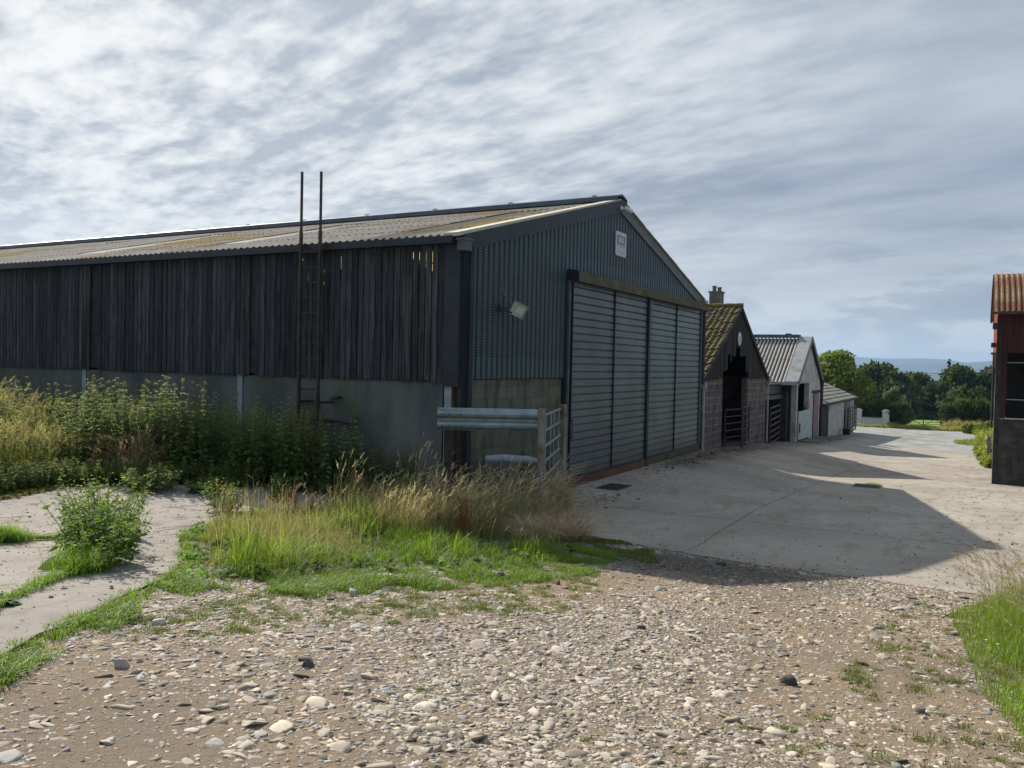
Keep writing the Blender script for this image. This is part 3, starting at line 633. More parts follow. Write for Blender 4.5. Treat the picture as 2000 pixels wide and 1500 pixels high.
mb = MB(); p = Vector((.24, -1.60, 0)); mb.box(p.x-.05, p.x+.05, p.y-.05, p.y+.05, -.3, 2.05); o = mb.build('post', M['timber_grey'], br_); bevel(o, .006)
mb = MB(); mb.box(-.50, -.40, -.16, -.06, -.1, 1.9); mb.build('post', M['dark_timber'], br_)
gt = thing('yard_gate', 'short galvanised bar gate between the timber post and the barn door jamb', 'gate', (2.0, -.9, 0))
g0, g1 = Vector((.30, -1.56, 0)), Vector((3.72, -.30, 0)); gd = (g1-g0).normalized()
for k in range(6):
    za, zb = 1.90-.285*k, 1.86-.285*k; mb = MB(); mb.tube(g0+gd*.06+Vector((0, 0, za)), g1-gd*.1+Vector((0, 0, zb)), .026, 8); mb.build('bar', M['galv'], gt)
for t in (.2, .45, .62, .9):
    p = g0+(g1-g0)*t; mb = MB(); mb.tube(p+Vector((0, 0, .46)), p+Vector((0, 0, 1.88)), .014, 6); mb.build('upright', M['galv_dull'], gt)
mb = MB(); mb.box(3.70, 3.84, -.40, -.26, -.1, 1.95); o = mb.build('post', M['timber_grey'], gt); bevel(o, .006)
# whitish log lying behind the barrier
mb = MB(); 
lg = [(.0, -.62, 1.12, .055), (.18, -.86, 1.13, .075), (.5, -1.2, 1.10, .07), (.62, -1.34, 1.08, .05)]
for a, b in zip(lg[:-1], lg[1:]): mb.tube(a[:3], b[:3], a[3], 10, b[3])
o = mb.build('pole', M['steel_pale']); tag(o, 'pale round pole lying in the grass behind the crash barrier', 'pole')

# ------------------------------------------------------------------ block and timber shed with the mossy tiled roof
def gate(root, a, b, z0, z1, nb, ups, mat, r=.022, rt_=.03):
    a, b = Vector(a), Vector(b)
    for k in range(nb):
        z = z0+(z1-z0)*k/(nb-1); mb = MB(); mb.tube(a+Vector((0, 0, z)), b+Vector((0, 0, z)), r, 6); mb.build('bar', mat, root)
    for t in [0, 1]+list(ups):
        p = a+(b-a)*t; mb = MB(); mb.tube(p+Vector((0, 0, z0)), p+Vector((0, 0, z1)), rt_ if t in (0, 1) else r*.8, 6); mb.build('upright' if t not in (0, 1) else 'end_post', mat, root)
def tile_roof(name, parent, mat, x0, z0, x1, z1, ya, yb, tw=.30, course=.32, amp=.035, seed=1, axis='y'):
    """pantile-like courses; x is across, runs up from (x0,z0) to (x1,z1)"""
    rg = random.Random(seed); mb = MB(); L = math.hypot(x1-x0, z1-z0); nr = int(L/course); sx = (x1-x0)/L; sz = (z1-z0)/L; nx, nz = (-sz, sx) if sx > 0 else (sz, -sx)
    if nz < 0: nx, nz = -nx, -nz
    y = ya
    while y < yb-.01:
        for r_ in range(nr):
            t0, t1 = r_*course, min(L, (r_+1)*course+.05); j = rg.uniform(-.022, .022); c = rg.uniform(.5, 1.35); cc = (c, c*rg.uniform(.93, 1.03), c*rg.uniform(.85, 1.02))
            N = 4
            for i in range(N):
                ua, ub = i/N, (i+1)/N; ha = amp*math.sin(ua*2*math.pi)+j; hb = amp*math.sin(ub*2*math.pi)+j
                P = []
                for u, h_, t, lf in ((ua, ha, t0, .045), (ub, hb, t0, .045), (ub, hb, t1, 0), (ua, ha, t1, 0)):
                    P.append((x0+sx*t+nx*(h_+lf), y+u*tw, z0+sz*t+nz*(h_+lf)))
                mb.face(P, cc); 
                mb.face([P[0], (P[0][0]-nx*.03, P[0][1], P[0][2]-nz*.03), (P[1][0]-nx*.03, P[1][1], P[1][2]-nz*.03), P[1]], cc)
        y += tw
    return mb.build(name, mat, parent, recalc=False)

g2 = thing('block_shed', 'old block shed with black timber gable, doorway and mossy tiled roof beside the steel barn', 'shed', (15.6, 0, 0))
X0, X1, AX, AZ, EL, ER, L2 = 15.62, 25.5, 20.4, 5.22, 2.50, 2.42, 15.0
CB = 2.46
mb = MB(); mb.box(X0, 18.15, -.02, .22, -.4, CB); mb.build('block_gable_wall', M['block_g2'], g2)
mb = MB(); mb.box(22.05, X1, -.02, .22, -.9, CB-.03); mb.build('block_gable_wall', M['block_g2'], g2)
mb = MB(); mb.box(X0, X0+.2, .225, L2, -.4, CB); mb.box(X1-.2, X1, .225, L2, -.9, CB); mb.box(X0+.21, X1-.21, L2-.2, L2, -.8, 3.1); mb.build('block_side_wall', M['render_stone'], g2)
mb = MB(); rg = random.Random(3); x = X0
def top2(x): return EL+.1+(AZ-EL-.1)*(x-X0)/(AX-X0) if x < AX else ER+.1+(AZ-ER-.1)*(X1-x)/(X1-AX)
while x < X1-.01:
    wd = min(.20, X1-x); xm = x+wd/2; lo = CB-.06+rg.uniform(-.03, .02)
    if 18.15 < xm < 22.05: lo = 3.30+rg.uniform(-.03, .03)
    if 18.15 < xm < 18.75: lo = 2.75+rg.uniform(-.1, .1)
    if 21.55 < xm < 22.05: lo = 2.7+rg.uniform(-.06, .06)
    if 19.9 < xm < 20.6: lo = 3.62
    if 19.15 < xm < 19.4: lo = 3.05
    c = rg.uniform(.6, 1.4); t0, t1 = top2(x)-.06, top2(x+wd)-.06; yo = rg.uniform(-.012, .012)
    mb.hexa([(x+.006, -.05+yo, lo), (x+.006, -.02+yo, lo), (x+wd-.004, -.02+yo, lo), (x+wd-.004, -.05+yo, lo), (x+.006, -.05+yo, max(t0, lo)), (x+.006, -.02+yo, max(t0, lo)), (x+wd-.004, -.02+yo, max(t1, lo)), (x+wd-.004, -.05+yo, max(t1, lo))], (c, c, c))
    x += .205
mb.build('timber_gable', M['gable_boards'], g2, recalc=False)
mb = MB(); mb.prism([(X0+.05, CB), (X0+.05, EL), (AX, AZ-.12), (X1-.05, ER), (X1-.05, CB), (22.05, CB), (22.05, 3.7), (18.15, 3.7), (18.15, CB)], 1, .0, .02)
mb.build('gable_backing', M['dark_timber'], g2)
mb = MB(); mb.prism([(X0, 3.1), (X1, 3.1), (AX, AZ-.1)], 1, L2-.1, L2); mb.build('rear_gable', M['dark_timber'], g2)
tile_roof('tiled_roof', g2, M['tile_moss'], X0-.28, EL-.10, AX, AZ+.02, -.10, L2, tw=.22, course=.27, seed=4)
tile_roof('tiled_roof', g2, M['tile_moss'], X1+.28, ER-.10, AX, AZ+.02, -.10, L2, tw=.22, course=.27, seed=5)
mb = MB(); mb.prism([(X0-.25, EL-.2), (AX, AZ-.1), (X1+.25, ER-.2), (AX, AZ-.06)], 1, .05, L2); mb.build('roof_lining', M['dark_timber'], g2)
mb = MB(); rg = random.Random(9)
y = -.14
while y < L2: mb.tube((AX, y, AZ+.04), (AX, y+.42, AZ+.04+rg.uniform(-.01, .01)), .115, 8, .10); y += .43
mb.build('ridge_tiles', M['tile_moss'], g2, recalc=False)
for (xa, za, xb, zb) in ((X0-.3, EL-.14, AX, AZ-.0), (X1+.3, ER-.14, AX, AZ-.0)):
    mb = MB(); mb.hexa([(xa, -.12, za-.11), (xa, -.07, za-.11), (xb, -.07, zb-.13), (xb, -.12, zb-.13), (xa, -.12, za+.06), (xa, -.07, za+.06), (xb, -.07, zb+.06), (xb, -.12, zb+.06)]); mb.build('barge_board', M['dark_timber'], g2)
# inside: lit lath slats on the rear slope of the roof opening
mb = MB(); mb.tube((25.75, -.06, 2.2), (25.75, -.06, -.45), .05, 8); mb.box(25.62, 25.95, -.18, .02, 2.2, 2.5); mb.build('downpipe', M['grey_plastic'], g2)
mb = MB(); mb.box(X1+.18, X1+.33, -.05, L2, ER-.32, ER-.20); mb.build('gutter', M['grey_plastic'], g2)
mb = MB(); mb.box(18.2, 22.1, 4.0, 4.15, 2.2, 2.4); mb.build('inner_beam', M['timber_grey'], g2)
mb = MB(); mb.box(X0+.2, X1-.2, .2, L2-.2, -.5, -.18); mb.build('earth_floor', M['floor_in'], g2)
gt2 = thing('double_gate', 'dark steel double gate standing in the doorway of the block shed', 'gate', (20.1, -.1, -.2))
gate(gt2, (18.25, -.12, 0), (20.0, -.30, 0), -.05, 1.25, 6, [], M['steel_rust']); gate(gt2, (20.08, -.30, 0), (22.0, -.12, 0), -.15, 1.28, 6, [], M['steel_rust'])
mb = MB(); mb.tube((20.04, -.32, -.25), (20.04, -.32, 1.3), .06, 8); mb.build('middle_post', M['steel_dark'], gt2)
ds = thing('round_sign', 'small round white sign with dark figures nailed to the black timber gable', 'sign', (20.28, -.07, 3.96))
mb = MB(); mb.tube((20.28, -.065, 3.96), (20.28, -.085, 3.96), .26, 28); o = mb.build('disc', M['white_plastic'], ds)
text('12', .30, 20.27, -.087, 3.86, M['steel_dark'], o, name='figures')
mb = MB()
for i in range(9): a = R(205+i*14); b = R(205+i*14+14); mb.hexa([(20.28+math.cos(t)*r_, yy, 3.96+math.sin(t)*r_) for yy in (-.0868,) for t, r_ in ((a, .20), (a, .215), (b, .215), (b, .20))]+[(20.28+math.cos(t)*r_, -.0885, 3.96+math.sin(t)*r_) for t, r_ in ((a, .20), (a, .215), (b, .215), (b, .20))])
mb.build('rim_mark', M['sign_faint'], o)

# ------------------------------------------------------------------ farmhouse behind, only its roof end and chimney show
fh = thing('farmhouse', 'grey farmhouse rising behind the mossy shed, only its chimney and roof end in sight', 'house', (46.9, 12, -1.5))
mb = MB(); mb.box(44, 51, 8.3, 18, -2, 5.3); mb.prism([(8.3, 5.3), (18, 5.3), (13.1, 6.9)], 0, 44, 51); mb.build('wall', M['render_stone'], fh)
mb = MB()
rfh = MB(); rfh.hexa([(43.7, 8.0, 5.15), (51.2, 8.0, 5.15), (51.2, 13.1, 7.7), (43.7, 13.1, 7.7), (43.7, 8.0, 5.3), (51.2, 8.0, 5.3), (51.2, 13.1, 7.85), (43.7, 13.1, 7.85)])
rfh.hexa([(43.7, 18.2, 5.15), (51.2, 18.2, 5.15), (51.2, 13.102, 7.7), (43.7, 13.102, 7.7), (43.7, 18.2, 5.3), (51.2, 18.2, 5.3), (51.2, 13.102, 7.85), (43.7, 13.102, 7.85)])
rfh.build('roof', M['slate'], fh)
mb = MB(); mb.box(46.35, 47.25, 7.75, 8.55, 2, 8.12); mb.box(46.28, 47.32, 7.68, 8.62, 8.12, 8.22); ch = mb.build('chimney', M['render_stone'], fh)
for yy in (7.95, 8.32):
    mb = MB(); mb.tube((46.8, yy, 8.22), (46.8, yy, 8.62-(.1 if yy < 8 else 0)), .14, 10); mb.tube((46.8, yy, 8.56-(.1 if yy < 8 else 0)), (46.8, yy, 8.62-(.1 if yy < 8 else 0)), .17, 10); mb.build('chimney_pot', M['render_stone'], ch)
mb = MB(); mb.box(44.2, 46.3, 8.95, 9.3, 6.3, 7.62); mb.box(44.2, 46.3, 8.9, 9.35, 7.62, 7.70); mb.build('parapet', M['verge_pale'], fh)

# ------------------------------------------------------------------ whitewashed shed with corrugated roof
g3 = thing('whitewashed_shed', 'whitewashed gable shed with grey corrugated roof, pale half door and pink door', 'shed', (32.6, 0, -1))
X0, X1, AX, AZ, EZ3, L3 = 32.95, 40.45, 36.4, 4.42, 2.10, 13.0
mb = MB(); gz = lambda x: EZ3+(AZ-EZ3)*(x-X0)/(AX-X0) if x < AX else EZ3+.1+(AZ-EZ3-.1)*(X1-x)/(X1-AX)
def wallq(xa, xb, lo, ya=-.02, yb=.25, hi=None):
    ta, tb = (gz(xa)-.02, gz(xb)-.02) if hi is None else (hi, hi)
    mb.hexa([(xa, ya, lo), (xa, yb, lo), (xb, yb, lo), (xb, ya, lo), (xa, ya, ta), (xa, yb, ta), (xb, yb, tb), (xb, ya, tb)])
wallq(X0, 33.35, -1.9, hi=gz(X0)); wallq(36.75, 38.2, -2, hi=1.45); wallq(36.75, 38.2, 1.4501); wallq(X0+.4001, AX, 2.06); wallq(AX, 36.7499, 2.06)
wallq(38.2001, 40.1, 1.5); wallq(40.1001, X1, -2)
mb.build('whitewashed_gable', M['whitewash'], g3)
mb = MB(); mb.box(X0, X0+.2, .26, L3, -2, EZ3-.1); mb.box(X1-.2, X1, .26, L3, -2.2, EZ3-.1); mb.box(X0+.21, X1-.21, L3-.2, L3, -2.2, 4.0); mb.build('side_wall', M['dark_timber'], g3)
mb = MB(); mb.box(33.4, 36.7, 2.6, 2.7, -2, 2.0); o = mb.build('inner_wall', M['render_stone'], g3)
corr_roof('corrugated_roof', g3, M['roof_g3'], X0-.45, EZ3-.02, AX, AZ+.12, .42, L3, pitch=.20, amp=.05, overlap=2)
corr_roof('corrugated_roof', g3, M['roof_g3'], X1+.3, EZ3+.05, AX, AZ+.12, -.05, L3, pitch=.20, amp=.05, overlap=2)
mb = MB(); mb.hexa([(X0-.46, -.16, EZ3-.02), (X0-.46, .50, EZ3-.02), (AX, .50, AZ+.14), (AX, -.16, AZ+.14), (X0-.46, -.16, EZ3+.08), (X0-.46, .50, EZ3+.08), (AX, .50, AZ+.24), (AX, -.16, AZ+.24)]); mb.build('verge_flashing', M['grey_plastic'], g3)
mb = MB(); mb.hexa([(X1+.32, -.16, EZ3+.0), (X1+.32, .1, EZ3+.0), (AX, .1, AZ+.14), (AX, -.16, AZ+.14), (X1+.32, -.16, EZ3+.1), (X1+.32, .1, EZ3+.1), (AX, .1, AZ+.24), (AX, -.16, AZ+.24)]); mb.build('verge_flashing', M['slate_flash'], g3)
mb = MB(); mb.hexa([(X0-.46, -.2, EZ3-.22), (X0-.46, -.161, EZ3-.22), (AX, -.161, AZ-.05), (AX, -.2, AZ-.05), (X0-.46, -.2, EZ3+.1), (X0-.46, -.161, EZ3+.1), (AX, -.161, AZ+.26), (AX, -.2, AZ+.26)])
mb.hexa([(X1+.34, -.2, EZ3-.2), (X1+.34, -.161, EZ3-.2), (AX+.002, -.161, AZ-.05), (AX+.002, -.2, AZ-.05), (X1+.34, -.2, EZ3+.12), (X1+.34, -.161, EZ3+.12), (AX+.002, -.161, AZ+.26), (AX+.002, -.2, AZ+.26)]); mb.build('barge_board', M['slate_flash'], g3)
mb = MB(); mb.box(AX-.25, AX+.25, .5, L3, AZ+.16, AZ+.34)
for yy in (1, 4.5, 8): mb.box(AX-.27, AX+.27, yy, yy+.25, AZ+.34, AZ+.40)
mb.build('ridge_cap', M['navy'], g3)
mb = MB(); mb.prism([(X0-.62, EZ3-.12), (X0-.46, EZ3-.12), (X0-.46, EZ3+.04), (X0-.62, EZ3+.04)], 1, -.1, L3); mb.build('gutter', M['grey_plastic'], g3)
hd = MB(); hd.box(33.4, 36.7, -.10, -.04, -.95, .58); o = hd.build('half_door', M['pale_door'], g3); b_ = MB(); b_.box(33.5, 33.62, -.15, -.1, -.55, -.05); b_.build('latch', M['steel_dark'], o)
pk = MB(); pk.box(38.25, 40.08, -.03, .03, -1.25, 1.42); o = pk.build('pink_door', M['pink_door'], g3); b_ = MB(); b_.box(38.26, 40.07, -.05, -.03, .0, .05); b_.build('cross_rail', M['pink_door'], o)
mb = MB(); mb.box(37.6, 40.3, -.08, -.02, 1.47, 1.60); mb.box(38.14, 38.24, -.06, .05, -1.25, 1.46); mb.build('door_frame', M['dark_timber'], g3)
mb = MB(); mb.tube((40.62, -.1, 1.9), (40.62, -.1, -1.3), .10, 8); mb.box(40.5, 40.8, -.2, 0, 1.9, 2.2); mb.build('downpipe', M['navy_dark'], g3)
mb = MB(); mb.prism([(33.3, -1.4), (37, -1.4), (36.9, -.3), (33.3, -.3)], 2, -1.3, -.98) if False else mb.hexa([(33.4, -1.3, -1.3), (37.0, -1.3, -1.3), (36.8, -.12, -1.3), (33.4, -.12, -1.3), (33.4, -1.1, -1.0), (36.8, -1.1, -1.08), (36.8, -.12, -1.03), (33.4, -.12, -.97)]); mb.build('doorstep', M['concrete_wall'], g3)
mb = MB(); mb.hexa([(38, -1.3, -1.5), (41.0, -1.5, -1.5), (40.8, -.12, -1.5), (38, -.12, -1.5), (38, -1.1, -1.15), (40.8, -1.3, -1.25), (40.8, -.12, -1.2), (38, -.12, -1.12)]); mb.build('doorstep', M['concrete_wall'], g3)
# dark lean-to recess between the two sheds with a barred gate
ln = thing('lean_to', 'dark lean-to bay with a blue-black beam between the block shed and the whitewashed shed', 'lean-to', (29, 1, -.8))
mb = MB(); mb.box(25.9, 32.3, .65, .95, 1.55, 1.95); mb.box(25.9, 32.3, .5, .64, 1.30, 1.50); mb.build('beam', M['navy_dark'], ln)
mb = MB(); mb.box(32.0, 32.3, .3, .6, -1.3, 1.6); mb.box(26.0, 26.25, .3, .6, -1.0, 1.6); mb.build('post', M['dark_timber'], ln)
mb = MB(); mb.box(25.8, 32.9, 2.6, 2.8, -1.7, 2.0); mb.build('back_wall', M['dark_timber'], ln)
mb = MB(); mb.hexa([(25.75, .7, 1.98), (32.45, .7, 1.98), (32.45, 7, 2.15), (25.75, 7, 2.15), (25.75, .7, 2.04), (32.45, .7, 2.04), (32.45, 7, 2.2), (25.75, 7, 2.2)]); mb.build('roof', M['navy_dark'], ln)
gt3 = thing('pen_gate', 'seven-bar steel gate hanging in the dark bay between the two sheds', 'gate', (27.5, .2, -.8))
gate(gt3, (26.1, -.12, 0), (30.6, .35, 0), -.62, 1.02, 7, [.52], M['steel_rust'], .035, .04)

# ------------------------------------------------------------------ low white shed at the end of the row
g4 = thing('low_slated_shed', 'low white-walled shed with a mossy slate roof at the far end of the row', 'shed', (49, 1, -1.6))
mb = MB(); mb.box(44.3, 51.6, -.02, .25, -2.6, .74); mb.box(54.6, 57.1, -.02, .25, -2.8, .74); mb.box(51.6, 54.6, .02, .25, -2.8, .74); mb.box(56.85, 57.1, .255, 6, -2.8, .74); mb.build('white_wall', M['whitewash'], g4)
mb = MB(); mb.prism([(.0, .74), (6, .74), (6, 2.2), (4.0, 2.5)], 0, 56.86, 57.08); mb.build('gable', M['whitewash'], g4)
mb = MB(); mb.box(40.9, 44.29, .0, .2, -2.2, .74); mb.build('dark_doors', M['dark_timber'], g4)
mb = MB(); y0, y1, z0_, z1_ = -.25, 4.2, .72, 2.66
rg = random.Random(2); n = 11
for r_ in range(n):
    ta, tb = r_/n, (r_+1)/n+.02; x = 40.75
    while x < 57.3:
        c = rg.uniform(.75, 1.15); wd = min(.5, 57.35-x); cc = (c, c, c*rg.uniform(.9, 1)); za = z0_+(z1_-z0_)*ta+.05+rg.uniform(0, .012); zb = z0_+(z1_-z0_)*tb+.005
        ya, yb = y0+(y1-y0)*ta, y0+(y1-y0)*tb
        mb.hexa([(x, ya, za-.03), (x+wd-.01, ya, za-.03), (x+wd-.01, yb, zb-.02), (x, yb, zb-.02), (x, ya, za), (x+wd-.01, ya, za), (x+wd-.01, yb, zb), (x, yb, zb)], cc); x += .5
mb.build('slate_roof', M['slate'], g4, recalc=False)
mb = MB(); mb.hexa([(57.36, y0-.02, z0_-.08), (57.42, y0-.02, z0_-.08), (57.42, y1, z1_-.06), (57.36, y1, z1_-.06), (57.36, y0-.02, z0_+.1), (57.42, y0-.02, z0_+.1), (57.42, y1, z1_+.08), (57.36, y1, z1_+.08)]); mb.box(40.8, 57.42, -.35, -.26, .62, .72); mb.build('fascia', M['dark_timber'], g4)
mb = MB(); mb.box(51.5, 51.62, -.12, -.03, -2, .0); mb.box(54.5, 54.6, -.05, .02, -2.2, .74); mb.build('door_post', M['dark_timber'], g4)
mb = MB(); mb.box(51.7, 54.4, -.08, .0, -2.0, .6); o = mb.build('grey_door', M['timber_grey'], g4)
gt4 = thing('hinged_gate', 'dark steel gate standing half open at the far corner of the low white shed', 'gate', (55, -.6, -1.9))
gate(gt4, (51.9, -.25, 0), (57.3, -.16, 0), -1.75, .08, 7, [.3, .55, .8], M['steel_rust'], .035, .05)
ot = thing('bucket', 'dark bucket standing against the foot of the low white wall', 'bucket', (49.8, -.4, -1.6))
mb = MB(); mb.tube((49.6, -.45, -1.72), (49.6, -.45, -1.25), .22, 12, .28); mb.build('pail', M['black'], ot)
mb = MB(); mb.path([(49.35, -.45, -1.25), (49.4, -.45, -1.1), (49.6, -.45, -1.03), (49.8, -.45, -1.1), (49.85, -.45, -1.25)], .012, 5); mb.build('handle', M['steel_dark'], ot)

# ------------------------------------------------------------------ roadside wall and field gate
wl = thing('garden_wall', 'low white rendered wall between two capped pillars beyond the sheds', 'wall', (72.5, .3, -2.3))
def pillar(x, y):
    mb = MB(); z = Hs(x); mb.box(x-.3, x+.3, y-.3, y+.3, z-.3, z+1.42); o = mb.build('pillar', M['whitewash_far'], wl)
    mb = MB(); mb.box(x-.36, x+.36, y-.36, y+.36, z+1.42, z+1.50); mb.hexa([(x-.34, y-.34, z+1.5), (x+.34, y-.34, z+1.5), (x+.34, y+.34, z+1.5), (x-.34, y+.34, z+1.5), (x-.1, y-.1, z+1.62), (x+.1, y-.1, z+1.62), (x+.1, y+.1, z+1.62), (x-.1, y+.1, z+1.62)]); mb.build('cap', M['whitewash_far'], o)
pillar(72.2, 1.35); pillar(72.9, -1.0); pillar(72, 2.6)
mb = MB(); mb.bar((72.25, 1.1, Hs(72.3)+.35), (72.85, -.75, Hs(72.8)+.35), .22, .9); mb.build('rendered_panel', M['whitewash_far'], wl)
mb = MB(); mb.bar((72.25, 1.1, Hs(72.3)+.83), (72.85, -.75, Hs(72.8)+.83), .3, .06); mb.build('coping', M['render_stone'], wl)
fg = thing('field_gate', 'steel field gate with crossed diagonal braces in front of the bright green field', 'gate', (74, -3.9, -2.4))
fa, fb = Vector((73.0, -2.3, Hs(73))), Vector((75.6, -5.9, Hs(75.3)))
for k in range(7):
    z = .18+.17*k+.01*k*k*.6; mb = MB(); mb.tube(fa+Vector((0, 0, z)), fb+Vector((0, 0, z)), .028, 6); mb.build('bar', M['steel_dark'], fg)
for t in (0, .5, 1):
    p = fa+(fb-fa)*t; mb = MB(); mb.tube(p+Vector((0, 0, .1)), p+Vector((0, 0, 1.45)), .045 if t != .5 else .035, 6); mb.build('upright', M['steel_dark'], fg)
for (ta, za, tb, zb) in ((0, 1.4, .5, .2), (.5, 1.4, 0.05, .2), (.5, .2, 1, 1.4), (.5, 1.4, 1, .2)):
    mb = MB(); mb.tube(fa+(fb-fa)*ta+Vector((0, 0, za)), fa+(fb-fa)*tb+Vector((0, 0, zb)), .025, 6); mb.build('brace', M['steel_dark'], fg)

# ------------------------------------------------------------------ red hay barn on the right
hb = thing('hay_barn', 'red sheeted hay barn with rusty corrugated roof over dark blockwork on the right', 'barn', (16.97, -8.75, -.6))
XF, YE = 16.97, -8.73
YB = -22
mb = MB(); mb.box(XF, XF+.24, YB, YE-.14, -1.2, 1.43); mb.box(XF+.25, XF+6, YE-.36, YE-.14, -1.4, 1.43); mb.build('block_wall', M['block_red'], hb)
mb = MB(); mb.box(XF-.012, XF+.25, YB, YE-.145, 1.435, 1.46); mb.build('wall_sill', M['galv_dull'], hb)
mb = MB(); mb.box(XF-.02, XF+.16, YE-.15, YE+.0, -1.2, 4.58); mb.build('corner_stanchion', M['dark_timber'], hb)
mb = MB(); mb.box(XF+.0, XF+.14, YE-.30, YE-.151, 1.44, 3.46); mb.build('inner_stanchion', M['red_dark'], hb)
for zz, r_ in ((3.17, .012), (2.04, .015)):
    mb = MB(); mb.tube((XF+.05, YB, zz), (XF+.05, YE-.15, zz), r_, 6); mb.build('cross_wire', M['galv_dull'], hb)
for zz in (3.60, 3.50, 3.38):
    mb = MB(); mb.tube((XF+5.0-.5*(3.6-zz)*8, YB, zz+.42), (XF+5.0-.5*(3.6-zz)*8, YE-.5, zz+.42), .02, 6); mb.build('rear_rail', M['galv_dull'], hb)
def corr_wall(name, mat, x, ya, yb, za, zb, pitch=.15, amp=.018):
    mb = MB(); ys_ = np.arange(ya, yb, pitch/4)
    for a, b in zip(ys_[:-1], ys_[1:]):
        xa, xb = x+amp*math.cos(2*math.pi*a/pitch), x+amp*math.cos(2*math.pi*b/pitch); mb.face([(xa, a, za), (xb, b, za), (xb, b, zb), (xa, a, zb)])
    return mb.build(name, mat, hb, recalc=False)
corr_wall('red_sheeting', M['red_dark'], XF-.03, YB, YE+.0, 3.47, 4.70)
# rear walls inside the barn
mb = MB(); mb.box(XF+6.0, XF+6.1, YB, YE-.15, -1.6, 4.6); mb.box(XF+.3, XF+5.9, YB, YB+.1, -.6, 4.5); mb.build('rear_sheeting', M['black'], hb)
mb = MB()   # gable end sheeting, seen almost edge-on
y_ = YE-.02; xs_ = np.arange(XF+.0, XF+6.0, .0375)
rz_ = lambda x: 4.76+1.38*math.sin(math.pi*min(1, max(0, (x-XF+.35)/6.7)))
for a, b in zip(xs_[:-1], xs_[1:]):
    oa, ob = .018*math.cos(2*math.pi*a/.15), .018*math.cos(2*math.pi*b/.15); lo = 3.46 if a < XF+1.6 else 3.0
    mb.face([(a, y_+oa, lo), (b, y_+ob, lo), (b, y_+ob, rz_(b)), (a, y_+oa, rz_(a))])
mb.build('gable_sheeting', M['red_paint'], hb, recalc=False)
mb = MB(); mb.box(XF-.06, XF+.0, YE+.0, YE+.12, 4.18, 4.38); mb.box(XF+.3, XF+.7, YE+.0, YE+.14, 3.64, 3.78); mb.tube((XF+.2, YE+.06, 3.4), (XF+.2, YE+.06, 1.2), .03, 6); mb.box(XF-.1, XF+.05, YE+.0, YE+.14, 3.40, 3.47); mb.build('eaves_bracket', M['steel_dark'], hb)
mb = MB()   # curved corrugated roof
ys_ = np.arange(YB, YE+.13, .15/4); NS = 16
for i in range(NS):
    ta, tb = i/NS, (i+1)/NS
    def rp(t, yy):
        X = XF-.35+6.7*t; Zc = 4.71+1.46*math.sin(math.pi*t)**.9 if 0 < t < 1 else 4.71
        return (X, yy, Zc+.02*math.cos(2*math.pi*yy/.15))
    for a, b in zip(ys_[:-1], ys_[1:]): mb.face([rp(ta, a), rp(ta, b), rp(tb, b), rp(tb, a)])
me = mb.mesh('curved_roof', recalc=False); me.polygons.foreach_set('use_smooth', np.ones(len(me.polygons), bool)); link_mesh('curved_roof', me, M['rust_roof'], hb)
mb = MB(); mb.box(XF-.38, XF-.30, YB, YE+.14, 4.63, 4.70); mb.build('eaves_purlin', M['steel_dark'], hb)
# small floodlight and pole beyond the hay barn
fp = thing('lamp_post', 'thin grey pole with a small floodlight just past the hay barn corner', 'lamp', (23.2, -8.7, -.9))
mb = MB(); mb.tube((23.2, -8.88, -1.2), (23.2, -8.88, 3.35), .045, 8); mb.build('pole', M['galv_dull'], fp)
mb = MB(); mb.box(23.0, 23.2, -8.84, -8.52, 2.80, 3.02); o = mb.build('lamp_head', M['steel_dark'], fp); mb = MB(); mb.box(22.99, 22.998, -8.81, -8.55, 2.82, 3.0); mb.build('lens', M['galv'], o)

# overhead cables
def cable(name, a, b, sag, r, mat, label):
    a, b = Vector(a), Vector(b); pts = []
    for i in range(17): t = i/16; p = a+(b-a)*t; p.z -= sag*4*t*(1-t); pts.append(p)
    mb = MB(); mb.path(pts, r, 5); tag(mb.build(name, mat), label, 'cable')
cable('overhead_cable', (50, 9.0, 5.2), (130, -9.5, 3.0), 1.2, .022, M['cable_dark'], 'thin dark overhead cable sloping down across the sky above the trees')
cable('stay_cable', (70, -2.2, .65), (74, -6.0, -.55), .05, .012, M['cable'], 'pale sagging cable crossing low in front of the dark trees by the field gate')

